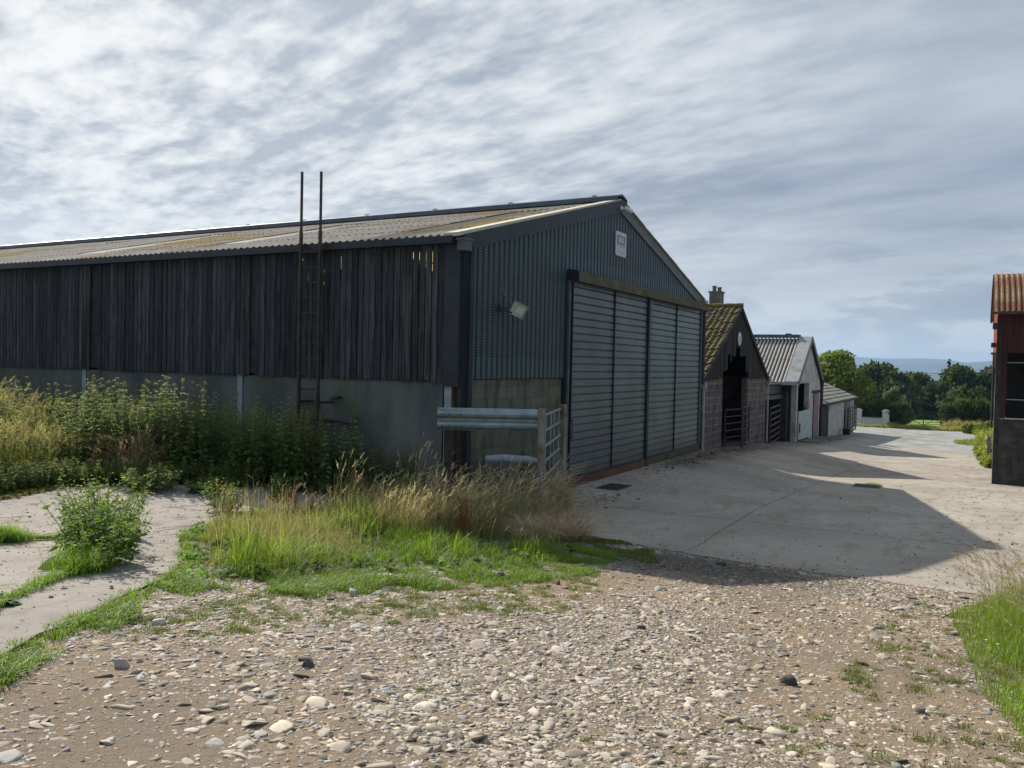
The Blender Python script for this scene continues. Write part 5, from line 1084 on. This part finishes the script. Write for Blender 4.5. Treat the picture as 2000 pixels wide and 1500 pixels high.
leafy_clump('ragwort', 'loose ragwort behind the other two near the moss line', 'ragwort', -6.5, .75, .8, .55, 40, T1_, T2_, 22, gr_)
leafy_clump('ragwort', 'slim yellow-tipped ragwort at the left edge of the grass bank', 'ragwort', -3.9, 1.6, .6, .3, 20, T1_, (.2, .27, .06), 14, gr_)
leafy_clump('ragwort', 'yellow-tipped ragwort in front of the dark gap under the nettles', 'ragwort', -2.3, 2.0, .5, .3, 18, T1_, (.2, .27, .06), 10, gr_)
leafy_clump('willowherb', 'shiny-leaved weed clump at the corner where the concrete path bends', 'weed', -3.6, 3.6, .5, .55, 40, (.07, .13, .04), (.18, .24, .09), 0, gr_)
leafy_clump('willowherb', 'spreading leafy weed on the right side of the concrete path', 'weed', -3.0, 2.9, .35, .5, 34, (.07, .13, .04), (.15, .22, .06), 0, gr_)
leafy_clump('meadow_plant', 'bright yellow-green weed in the middle of the grass bank', 'weed', -2.9, -1.1, .42, .3, 22, (.12, .20, .03), (.28, .33, .05), 8, None)
leafy_clump('meadow_plant', 'fresh green weed in the grass bank left of the docks', 'weed', -3.6, -.6, .4, .3, 20, (.09, .17, .03), (.2, .28, .05), 0, None)
leafy_clump('feathery_weed', 'feathery light green weed poking up in front of the crash barrier left end', 'weed', -1.15, .15, .95, .22, 18, (.07, .16, .04), (.14, .25, .07), 0, None)

def rosette(name, label, x, y, n, L0, el, tint, asp=.3, off=.05):
    z = Hs(x, y)+off; t = thing(name, label, 'dock plant', (x, y, z), 'broad-leaved docks on the concrete'); f = FB(); a = U(0, 6.28, n); L = U(.6, 1.15, n)*L0
    leaves(f, np.repeat(np.array([[x, y, z]]), n, 0)+np.c_[RG.normal(0, L0*.12, (n, 2)), np.zeros(n)], unit(azi(a)+np.array([0, 0, 1.])*U(*el, n)[:, None]), L, L*asp, vary(tint, n, .2), droop=.45, K=5); f.build('leaf', M['leaf'], t)
rosette('broad_dock', 'dock with large bright lit leaves at the front foot of the biggest ragwort', -7.95, -.95, 26, .32, (.3, 1.2), (.15, .26, .03))
rosette('broad_dock', 'dark green flat dock rosette on the slab near the left edge of the picture', -9.2, -1.88, 40, .14, (.1, .6), (.05, .11, .03), .33)
rosette('broad_dock', 'small dock at the left edge of the grass bank beside the concrete path', -5.2, .35, 18, .16, (.3, 1.0), (.12, .2, .06), .3)
rosette('broad_dock', 'low plantain-like dock in the front of the grass bank', -5.4, -2.3, 26, .16, (.4, 1.3), (.06, .13, .03), .25, .0)
rosette('broad_dock', 'low dock left of the plantain-like one at the front of the bank', -6.2, -1.7, 20, .15, (.4, 1.3), (.06, .13, .03), .25, .0)
# clover and daisies
fb = FB(); cen_ = np.r_[scat([(-6.4, -1.4), (-5.6, -1.3), (-5.2, .2), (-5.8, .1)], 14), scat([(-6.6, -8.35), (-5.2, -8.3), (-5.2, -8.7), (-6.6, -8.8)], 12)]; hh = np.r_[U(.16, .26, 14), U(.14, .3, 12)]
for c_, h_ in zip(cen_, hh):
    m = 12; O = np.repeat(np.array([[c_[0], c_[1], Hs(*c_)+h_]]), m, 0); leaves(fb, O, unit(azi(np.linspace(0, 6.28, m))+np.array([0, 0, .25])), np.full(m, .014), np.full(m, .004), vary((.75, .74, .7), m, .05), droop=.1, K=3)
    fb.rib(np.array([[[c_[0], c_[1], Hs(*c_)], [c_[0], c_[1], Hs(*c_)+h_]]]), np.full((1, 2), .0015), np.array([[1., 0, 0]]), np.array([[[.12, .16, .05]]*2]))
tag(fb.build('white_flowers', M['leaf']), kind='stuff')

# --- grass bank at the right edge
rb = [(-9.2, -8.95), (-8.0, -8.70), (-7.0, -8.45), (-6.2, -8.28), (-5.2, -8.22), (-4.0, -8.12), (-3.0, -8.02), (-2.2, -8.2), (-1.4, -8.7), (-1.2, -10.2), (-9, -10.2)]
fb = FB(); p = scat(rb, 26000); q = g3d(p); n = len(p); edge = np.clip((-(p[:, 1])-8.1-.04*np.abs(p[:, 0]+3))/.5, .3, 1)
blades(fb, q, U(.15, .42, n)*edge*(.7+.6*clumpy(p, 4, 6, 31)), U(.003, .006, n), U(.1, .8, n), vary(GREEN*.9, n), lerp(vary(LIME, n), vary(OLIVE, n), clumpy(p, 3, 6, 32)[:, None]))
tag(fb.build('verge_grass', M['grass']), kind='stuff')
fb = FB(); p = np.r_[scat([(-4.6, -8.35), (-3.4, -8.2), (-2.4, -8.3), (-1.6, -8.8), (-1.5, -10), (-5, -10)], 420), scat([(-8.6, -8.9), (-5, -8.5), (-4.6, -9.4), (-8.6, -9.6)], 130)]; q = g3d(p); n = len(p)
seedheads(fb, q, U(.5, .88, n), U(.2, .7, n), OLIVE*1.3, (.40, .33, .21), .14, 14, .022, .03, .004, az=RG.normal(2.2, 1.0, n)); tag(fb.build('verge_seed_grass', M['straw']), kind='stuff')

# --- growth beside the hay barn and along the far track
fb = FB(); p = np.r_[scat([(24, -8.80), (30, -8.6), (40, -8.3), (50, -8.5), (52, -12), (44, -10.5), (24, -9.5)], 620)]; q = g3d(p); nettles(fb, q, U(.5, 1.25, len(p))*np.clip((p[:, 0]-20)/14, .45, 1.2), tint=(.12, .18, .03), tip=(.30, .33, .06), ll=.22, nodes=9)
tag(fb.build('barnside_weeds', M['leaf']), kind='stuff')
patch('trackside_grass', [(51, -7.2), (54, -7.0), (60, -9.5), (66, -13), (50, -12), (50, -8.6)], 9000, .20, OLIVE, OLIVE*1.3, (.02, .04))
patch('gateway_grass', [(69, 1.0), (72, -1.4), (74.5, -6), (76, -10), (73, -11), (70.5, -6), (70, -2)], 9000, .36, OLIVE, (LIME+STRAW)/2, (.02, .05))
patch('hedge_foot_grass', [(73.2, -5.6), (75, -6.5), (76, -10.5), (73.6, -10), (72.4, -7)], 4500, .75, OLIVE, STRAW*.9, (.02, .04))

# --- trees and hedges
def blob_leaves(f, lumps, n, ls, tint, tip, seed, asp=.55):
    q = np.random.default_rng(seed); wts = np.array([l[3]**2 for l in lumps]); idx = q.choice(len(lumps), n, p=wts/wts.sum()); Lm = np.array(lumps)
    d = unit(q.normal(0, 1, (n, 3))); r = q.uniform(.25, 1, n)**.45; c = Lm[idx]; O = c[:, :3]+d*(r*c[:, 3])[:, None]*np.array([1, 1, .8])
    tc = (1+q.normal(0, .16, len(lumps)))[idx][:, None]; hcol = np.clip((O[:, 2]-Lm[:, 2].min())/(np.ptp(Lm[:, 2])+1e-6), 0, 1)[:, None]
    L = ls*q.uniform(.6, 1.4, n); D_ = unit(d+q.normal(0, .8, (n, 3))); t = np.linspace(0, 1, 3)[None, :, None]; P = O[:, None]+D_[:, None]*L[:, None, None]*t; S = unit(np.cross(D_, q.normal(0, 1, (n, 3))))
    f.rib(P, L[:, None]*np.array([.3, 1, .15])[None]*asp/2*1.3, S, (lerp(np.array(tint), np.array(tip), q.uniform(0, 1, (n, 1)))*tc*(1+q.normal(0, .12, (n, 1))))[:, None])
def tree(name, label, x, y, h, wd, n, ls, tint, tip, seed, z=None, trunk=.25, cat='tree', group=None, low=.12, nl=34, shape=1.0):
    z = Hs(x, y) if z is None else z; t = thing(name, label, cat, (x, y, z), group); q = random.Random(seed); lumps = []
    for i in range(nl):
        a = q.uniform(0, 6.28); v = q.uniform(low, 1); prof = math.sin(math.pi*min(1, max(.0, (v*.86+.12))))**.6 if shape == 1 else max(.05, 1-v); rr = wd/2*prof*math.sqrt(q.uniform(.1, 1))*.82
        lumps.append((x+rr*math.cos(a), y+rr*math.sin(a), z+h*v*.90, wd*q.uniform(.10, .20)*((1.15-.3*v) if shape == 1 else 1.2*(1.08-v))))
    mb = MB(); top = z+h*.62; bx, by = x+q.uniform(-.1, .1)*wd, y+q.uniform(-.1, .1)*wd; mid = (x+.4*(bx-x), y+.4*(by-y), z+h*.3)
    mb.tube((x, y, z-.3), mid, trunk, 8, trunk*.75); mb.tube(mid, (bx, by, top), trunk*.75, 7, trunk*.3)
    mb.build('trunk', M['bark'], t); mb = MB()
    for l in lumps[::3]: mb.tube((x+.5*(bx-x), y+.5*(by-y), z+h*q.uniform(.25, .5)), l[:3], trunk*.3, 5, trunk*.06)
    mb.build('limbs', M['bark'], t); f = FB(); blob_leaves(f, lumps, n, ls, tint, tip, seed); f.build('crown', M['far_leaf'], t); return t
DK1, DK2 = (.036, .064, .030), (.085, .122, .050)
gt_ = 'dark trees beyond the field'
tree('broadleaf_tree', 'dark rounded tree just right of the sunlit light green tree', 134, 5.0, 8.5, 12, 9000, .55, DK1, DK2, 41, group=gt_)
tree('broadleaf_tree', 'lower dark tree in the middle of the row above the field gate', 142.3, .2, 7.4, 10.5, 9000, .55, DK1, DK2, 42, group=gt_)
tree('broadleaf_tree', 'broad dark tree right of the dip where the hills show', 136.5, -6.2, 8.5, 10.5, 9000, .55, DK1, DK2, 43, group=gt_)
tree('broadleaf_tree', 'dark tree touching the edge of the red hay barn', 133.9, -10.6, 8.6, 9, 7000, .55, DK1, (.06, .10, .035), 44, group=gt_)
tree('broadleaf_tree', 'small dark tree low between the middle tree and the broad right tree', 150, -4.2, 7.0, 8, 5000, .5, DK1, DK2, 45, group=gt_)
tree('broadleaf_tree', 'green hedgerow tree behind the light green tree, towards the white shed', 140, 14, 7.6, 13, 7000, .5, (.05, .10, .025), (.09, .16, .04), 46, group=gt_)
tree('broadleaf_tree', 'dark tree filling the gap behind the middle tree trunk', 149, 3.2, 7.4, 9, 5000, .55, DK1, DK2, 48, group=gt_)
tree('conifer_tree', 'dark conifer peeping out at the roof edge of the whitewashed shed', 124, 12.8, 9.2, 3.6, 4000, .4, (.015, .03, .018), (.03, .05, .025), 47, shape=0, nl=30)
tree('conifer_tree', 'thin conifer top sticking up above the dark trees on the right', 175, -3.6, 13.3, 3.2, 6000, .32, (.015, .03, .02), (.03, .05, .03), 49, shape=0, nl=60)
tree('sycamore_tree', 'sunlit light green tree rising behind the low slated shed', 75.5, 3.9, 7.4, 7.4, 14000, .30, (.10, .155, .03), (.22, .27, .055), 50, z=-2.6, low=.02, nl=54)
tree('sycamore_tree', 'smaller light green tree left of the big sunlit one behind the slate roof', 84, 8.2, 6.4, 5, 7000, .3, (.10, .17, .025), (.17, .25, .04), 51, low=.02)
def hedge(name, label, pts, n, ls, tint, tip, seed, cat='bush', spikes=0):
    x, y = pts[0][:2]; t = thing(name, label, cat, (x, y, Hs(x, y)), 'bushes round the field gateway'); lumps = [(px_, py_, Hs(px_, py_)+zz, r) for px_, py_, zz, r in pts]
    mb = MB()
    for l in lumps: mb.tube((l[0], l[1], Hs(l[0], l[1])-.2), l[:3], .06, 5, .03)
    mb.build('stems', M['bark'], t); f = FB(); blob_leaves(f, lumps, n, ls, tint, tip, seed)
    if spikes:
        i_ = RG.integers(0, len(lumps), spikes); Lm = np.array(lumps)[i_]; O = Lm[:, :3]+np.c_[RG.normal(0, 1, (spikes, 2))*Lm[:, 3:4]*.5, Lm[:, 3]*.6]; D_ = unit(RG.normal(0, .3, (spikes, 3))+np.array([0, 0, 1.])); L = U(.3, .8, spikes); leaves(f, O, D_, L, np.full(spikes, .035), vary(tip, spikes, .2)*1.3, droop=.1, K=3)
    f.build('foliage', M['far_leaf'], t)
hedge('hedge_bush', 'dark hedge bush between the white pillar and the field gate', [(73.6, -1.9, .7, .9), (73.2, -1.6, 1.4, .8), (74.2, -1.2, 1.2, .9), (74, -.6, 1.9, .7), (74.5, .2, 1.3, .8), (75, 1.2, 1.2, .9), (74.4, -.2, .8, .9), (75.0, -2.0, 1.7, .6)], 9000, .16, (.03, .06, .018), (.07, .10, .03), 61, spikes=240)
hedge('hedge_bush', 'green bush behind the low white wall between its pillars', [(74.2, 1.6, 1.0, .9), (74.6, .8, 1.5, .7), (74.6, 2.4, 1.4, .9), (75, 3.4, 1.6, 1.0)], 6000, .16, (.05, .10, .025), (.11, .16, .04), 62, spikes=150)
hedge('willow_bush', 'grey-green bush leaning over the hedge left of the field gate', [(79, -1.4, 2.1, .8), (79.2, -2.0, 1.5, .8), (78.6, -.8, 2.8, .6), (79.4, -2.4, .9, .7), (78.8, -1.2, 3.2, .35)], 5000, .18, (.07, .10, .055), (.16, .18, .12), 63, spikes=60)
hedge('hedge_bush', 'wide dark hedge bush right of the field gate with pale shoots on top', [(76.5, -6.2, .7, .8), (76.8, -6.0, 1.6, .7), (77, -7.0, 1.2, 1.1), (77.2, -7.2, 2.1, .7), (77.3, -8.2, 1.3, 1.2), (77.5, -8.6, 2.2, .7), (77.5, -9.4, 1.6, 1.1), (77.5, -10.5, 1.9, 1.1), (77.2, -7.8, .6, .9)], 13000, .17, (.025, .055, .018), (.07, .11, .03), 64, spikes=420)
hedge('hedge_bush', 'bright green bramble at the foot of the hedge beside the hay barn', [(66, -8.9, .3, .7), (62, -9.2, .5, .8), (68, -8.0, .3, .6), (58, -9.3, .7, .8), (54, -9.4, .8, .8)], 7000, .17, (.09, .15, .03), (.20, .28, .05), 65)
# old timber fence beside the hay barn
fn = thing('timber_fence', 'old brown timber fence end half hidden in weeds beside the hay barn', 'fence', (33, -8.8, -1))
for x in (33, 30.6, 28.2):
    mb = MB(); mb.box(x-.06, x+.06, -8.86, -8.74, -1.5, Hs(x, -8.8)+1.25); mb.build('post', M['timber_grey'], fn)
for z in (.35, .75, 1.15):
    mb = MB(); mb.bar((33.2, -8.72, Hs(33, -8.8)+z), (28, -8.72, Hs(28, -8.8)+z), .03, .11); mb.build('rail', M['timber_grey'], fn)

# --- tyre stack by the wall at the left
ty = thing('tractor_tyre', 'big black tractor tyre lying against the grey wall behind the weeds', 'tyre', (-.9, 9.9, .4))
def torus(mb, c, Rm, rm, n=36, m2=12, ax=(0, 0, 1), lug=.05):
    q = Vector(ax).to_track_quat('Z', 'Y')
    def P(i, j):
        a, b = 2*math.pi*i/n, 2*math.pi*j/m2; k = lug if (i % 2 == 0 and abs(math.sin(b)) < .95 and math.cos(b) > -.1) else 0; rr = Rm+(rm+k)*math.cos(b)
        return Vector(c)+q @ Vector((rr*math.cos(a), rr*math.sin(a), (rm+k)*math.sin(b)*1.2))
    for i in range(n):
        for j in range(m2): mb.face([P(i, j), P(i+1, j), P(i+1, j+1), P(i, j+1)])
mb = MB(); torus(mb, (-.85, 9.95, .92), .62, .30, ax=(.25, -.35, 1)); mb.build('tyre_tread', M['black'], ty)
mb = MB(); mb.tube((-.85, 9.95, .86), (-.83, 9.92, 1.0), .36, 20); mb.build('wheel_rim', M['steel_rust'], ty)

# ------------------------------------------------------------------ stones
def ico(sub=1):
    bm = bmesh.new(); bmesh.ops.create_icosphere(bm, subdivisions=sub, radius=1); bm.verts.ensure_lookup_table()
    v = np.array([x.co[:] for x in bm.verts]); f = np.array([[q.index for q in x.verts] for x in bm.faces]); bm.free(); return v, f
IV, IF = ico(1); IV2, IF2 = ico(2)
def stones(name, p, size, flat, col, sink=.35, base=None, seed=3, big=False, mat=None):
    V0, F0 = (IV2, IF2) if big else (IV, IF); q = np.random.default_rng(seed); n = len(p)
    # angular shapes: cut the sphere by a few random planes
    nv = len(V0); v = np.repeat(V0[None], n, 0)
    for k in range(9 if big else 5):
        d = unit(q.normal(0, 1, (n, 3))*np.array([1, 1, .6 if big else .3])); lim = q.uniform(.35, .78, n); dd = (v*d[:, None]).sum(-1); ex = np.maximum(dd-lim[:, None], 0); v = v-d[:, None]*ex[..., None]
    v = v*(1+q.normal(0, .05, (n, nv, 1))); el = q.uniform(.42, .95, n)
    top_ = q.uniform(.25, .7, n)[:, None]; v[..., 2] = np.where(v[..., 2] > top_, top_+(v[..., 2]-top_)*.15, v[..., 2])
    S = np.stack([size, size*el, size*flat/.55], -1); v = v*S[:, None]
    tl = q.normal(0, .16, (n, 2)); v[..., 2] += v[..., 0]*tl[:, :1]+v[..., 1]*tl[:, 1:]
    a = q.uniform(0, 6.28, n); ca, sa = np.cos(a)[:, None], np.sin(a)[:, None]; x, y = v[..., 0]*ca-v[..., 1]*sa, v[..., 0]*sa+v[..., 1]*ca
    v[..., 0], v[..., 1] = x, y; z = (H(p[:, 0], p[:, 1]) if base is None else base)+size*flat*(1-sink*2)*.5
    v = v+np.c_[p, z][:, None]; f = (F0[None]+(np.arange(n)*nv)[:, None, None]).reshape(-1, 3); v = v.reshape(-1, 3)
    me = bpy.data.meshes.new(name); fill(me, v, f); ca_ = me.color_attributes.new('Col', 'FLOAT_COLOR', 'POINT'); ca_.data.foreach_set('color', np.c_[np.repeat(col, nv, 0), np.ones(n*nv)].astype(np.float32).ravel())
    return link_mesh(name, me, mat or M['stone'])
def stone_mat():
    m_, g = new_mat('stone'); P = coords(g); a = g.node('ShaderNodeAttribute', attribute_name='Col').outputs[0]
    col = g.mix(1.0, a, g.mix(g.noise(P, 22, 5, .7), (.72, .72, .72), (1.2, 1.18, 1.14)), 'MULTIPLY'); col = g.mix(g.ramp(g.noise(P, 60, 3, .7), .56, .72, 0, .5), col, (.19, .16, .125))
    finish(g, col, .85, g.noise(P, 60, 5, .7), .35, .004, spec=.25); return m_
M['stone'] = stone_mat()
def in_view(p, mg=1.03):
    d = np.c_[p, H(p[:, 0], p[:, 1])]-np.array(CAM); z = d@np.array(fw); x = d@np.array(rt2)/z*FPX; y = d@np.array(up2)/z*FPX; return (z > .5) & (np.abs(x) < 1000*mg) & (y > -750*mg)
q = np.random.default_rng(77)
def gravel_pts(n, seed):
    q = np.random.default_rng(seed); p = np.c_[q.uniform(-12, -.6, n), q.uniform(-9.2, -1.3, n)]; p = p[in_view(p)]
    pe = [(-16, 6)]+pad_edge+[(0, 6)]; p = p[~inpoly(p, pe)]; return p[p[:, 0] < -.90+.55*np.clip((p[:, 1]+5.2)/2, 0, 1)+.07*np.sin(p[:, 1]*7)+.05*np.sin(p[:, 1]*17)]
def dens(p):   # stony and bare patches
    s = .10+clumpy(p, 1.1, 6, 51)*.62+clumpy(p, 3.1, 6, 52)*.40
    heap = np.exp(-(((p[:, 0]+7.2)/1.7)**2+((p[:, 1]+5.7)/.75)**2))*.8+np.exp(-(((p[:, 0]+8.3)/1.2)**2+((p[:, 1]+6.2)/.6)**2))*.5
    bare = np.exp(-(((p[:, 0]+4.7)/1.3)**2+((p[:, 1]+6.9)/.8)**2))*.35+np.exp(-(((p[:, 0]+4.2)/1.2)**2+((p[:, 1]+4.4)/.5)**2))*.3
    return np.clip(s+heap-bare, 0.02, 1.4)
def scol(n, q, p):
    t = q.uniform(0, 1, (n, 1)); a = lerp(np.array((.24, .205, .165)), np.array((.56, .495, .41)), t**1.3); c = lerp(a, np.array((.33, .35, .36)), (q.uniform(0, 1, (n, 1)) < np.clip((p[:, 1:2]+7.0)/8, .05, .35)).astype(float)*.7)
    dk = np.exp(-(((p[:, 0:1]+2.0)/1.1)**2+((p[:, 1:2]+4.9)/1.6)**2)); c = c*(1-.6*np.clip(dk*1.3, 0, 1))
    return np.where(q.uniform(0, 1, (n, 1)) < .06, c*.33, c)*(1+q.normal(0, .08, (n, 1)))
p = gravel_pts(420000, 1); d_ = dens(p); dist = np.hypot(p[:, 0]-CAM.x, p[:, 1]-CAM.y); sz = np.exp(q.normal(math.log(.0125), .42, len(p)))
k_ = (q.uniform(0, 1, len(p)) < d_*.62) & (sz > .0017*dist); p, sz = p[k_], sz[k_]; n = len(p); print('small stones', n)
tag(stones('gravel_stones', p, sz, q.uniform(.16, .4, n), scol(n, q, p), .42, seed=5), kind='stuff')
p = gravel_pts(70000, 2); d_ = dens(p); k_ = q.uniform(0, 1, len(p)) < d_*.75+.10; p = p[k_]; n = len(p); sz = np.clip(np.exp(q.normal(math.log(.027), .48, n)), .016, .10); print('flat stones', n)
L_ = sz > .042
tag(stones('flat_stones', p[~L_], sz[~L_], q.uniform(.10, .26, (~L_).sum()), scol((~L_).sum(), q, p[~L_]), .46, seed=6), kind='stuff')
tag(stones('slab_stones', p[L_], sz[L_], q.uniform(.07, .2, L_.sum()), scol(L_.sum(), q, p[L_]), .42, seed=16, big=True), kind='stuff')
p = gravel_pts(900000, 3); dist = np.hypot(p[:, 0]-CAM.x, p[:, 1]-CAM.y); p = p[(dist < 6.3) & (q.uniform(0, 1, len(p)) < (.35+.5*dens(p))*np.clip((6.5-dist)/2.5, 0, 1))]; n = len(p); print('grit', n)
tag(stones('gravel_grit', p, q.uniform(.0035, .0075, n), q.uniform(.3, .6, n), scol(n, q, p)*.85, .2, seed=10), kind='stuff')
p = np.c_[q.uniform(-11, -3, 5200), q.uniform(-3.5, 5, 5200)]; p = p[inpoly(p, [(-16, -4), (-16, 6), (-2, 5)]+pad_edge[::-1][2:])]; n = len(p)
tag(stones('pad_grit', p, np.exp(q.normal(math.log(.009), .5, n)), q.uniform(.25, .5, n), scol(n, q, p)*q.choice([.3, .8, 1.1], (n, 1)), .2, base=H(p[:, 0], p[:, 1])+.031, seed=9), kind='stuff')
# dark crumbs scattered on the concrete
p = np.c_[q.uniform(-1, 14, 2600), q.uniform(-9, -.8, 2600)]; w_ = np.exp(-((p[:, 0]+.2)/1.6)**2)*.9+.12; p = p[q.uniform(0, 1, 2600) < w_]; n = len(p)
tag(stones('yard_crumbs', p, np.exp(q.normal(math.log(.012), .4, n)), q.uniform(.3, .6, n), np.tile((.07, .065, .06), (n, 1))*(1+q.normal(0, .3, (n, 1))), .1, base=H(p[:, 0], p[:, 1])+.010, seed=7), kind='stuff')
# dirt and litter drifts against the doors
for nm, c_, r_, nn_ in (('door_debris', (12.5, -.7), (3.6, .35), 900), ('door_debris', (17.5, -.8), (2.6, .5), 600), ('wall_debris', (3.6, -1.4), (1.0, .4), 160)):
    p = np.array(c_)+q.normal(0, 1, (nn_, 2))*np.array(r_)*.6; p = p[p[:, 1] < -.25]; n = len(p)
    tag(stones(nm, p, np.exp(q.normal(math.log(.022), .5, n)), q.uniform(.1, .25, n), np.array((.10, .082, .064))*(1+q.normal(0, .35, (n, 1))), .1, base=H(p[:, 0], p[:, 1])+.010, seed=8), kind='stuff')
big_ = [(-4.9, -3.75, .10, (.17, .165, .16), 'rounded grey rock sitting at the front edge of the grass bank'), (-6.65, -3.42, .1, (.25, .25, .25), 'flat grey slab half buried in the gravel in front of the grass bank'),
        (-6.85, -3.3, .08, (.33, .32, .30), 'pale stone leaning on the flat grey slab by the grass'), (-6.1, -5.8, .055, (.07, .065, .06), 'small dark upright stone in the middle of the track'),
        (-6.95, -7.15, .07, (.06, .058, .055), 'dark lump of stone in the right half of the track'), (-7.0, -7.95, .06, (.16, .15, .15), 'grey stone near the grass at the lower right'),
        (-1.5, -5.25, .09, (.05, .05, .05), 'dark stone in the shadow beside the concrete edge'), (-8.8, -4.55, .06, (.08, .075, .07), 'dark angular stone in the left half of the track'),
        (-8.75, -3.05, .075, (.50, .49, .47), 'bright white-grey stone near the old concrete pad'), (-9.55, -3.75, .095, (.36, .35, .34), 'big angular stone next to the moss at the lower left'),
        (-4.75, -4.35, .06, (.09, .09, .09), 'small dark stone just below the rounded grey rock')]
for i, (x, y, s_, c_, lb) in enumerate(big_):
    o = stones('loose_stone', np.array([[0., 0.]]), np.array([s_]), np.array([.55 if i not in (1,) else .25]), np.array([c_]), .25, base=np.array([0.]), seed=90+i, big=True); o.location = (x, y, Hs(x, y)); tag(o, lb, 'stone')
# drain covers in the yard
for x, y, lx, ly, lb in ((5.3, -.95, .45, .28, 'dark iron drain grating close to the barn doors'), (11.8, -5.7, .5, .35, 'iron drain grating with weeds out in the yard')):
    z = Hs(x, y)+.016; t = thing('drain_grating', lb, 'drain', (x, y, z)); mb = MB(); mb.box(x-lx, x+lx, y-ly, y-ly+.04, z, z+.012); mb.box(x-lx, x+lx, y+ly-.04, y+ly, z, z+.012); mb.box(x-lx, x-lx+.04, y-ly+.041, y+ly-.041, z, z+.012); mb.box(x+lx-.04, x+lx, y-ly+.041, y+ly-.041, z, z+.012); mb.build('frame', M['steel_dark'], t)
    mb = MB()
    for k in range(12): a = x-lx+.06+k*(2*lx-.12)/12; mb.box(a, a+.03, y-ly+.04, y+ly-.04, z-.0, z+.009)
    mb.box(x-lx+.04, x+lx-.04, y-ly+.04, y+ly-.04, z-.004, z+.002); mb.build('grating', M['steel_dark'], t)
tufts('drain_weed', [(12.4, -5.8, 1.0), (12.6, -5.75, 1.0), (12.5, -5.9, .8)], 160, .10, .07, GREEN, LIME, off=.03)

# ------------------------------------------------------------------ haze
m_, g = new_mat('air'); v_ = g.node('ShaderNodeVolumePrincipled'); v_.inputs['Color'].default_value = (.46, .66, .96, 1); v_.inputs['Density'].default_value = .00013; v_.inputs['Anisotropy'].default_value = .3
g.l.new(v_.outputs[0], g.node('ShaderNodeOutputMaterial').inputs['Volume'])
mb = MB(); mb.box(-400, 9600, -5600, 8600, -140, 130); tag(mb.build('haze', m_), kind='stuff')
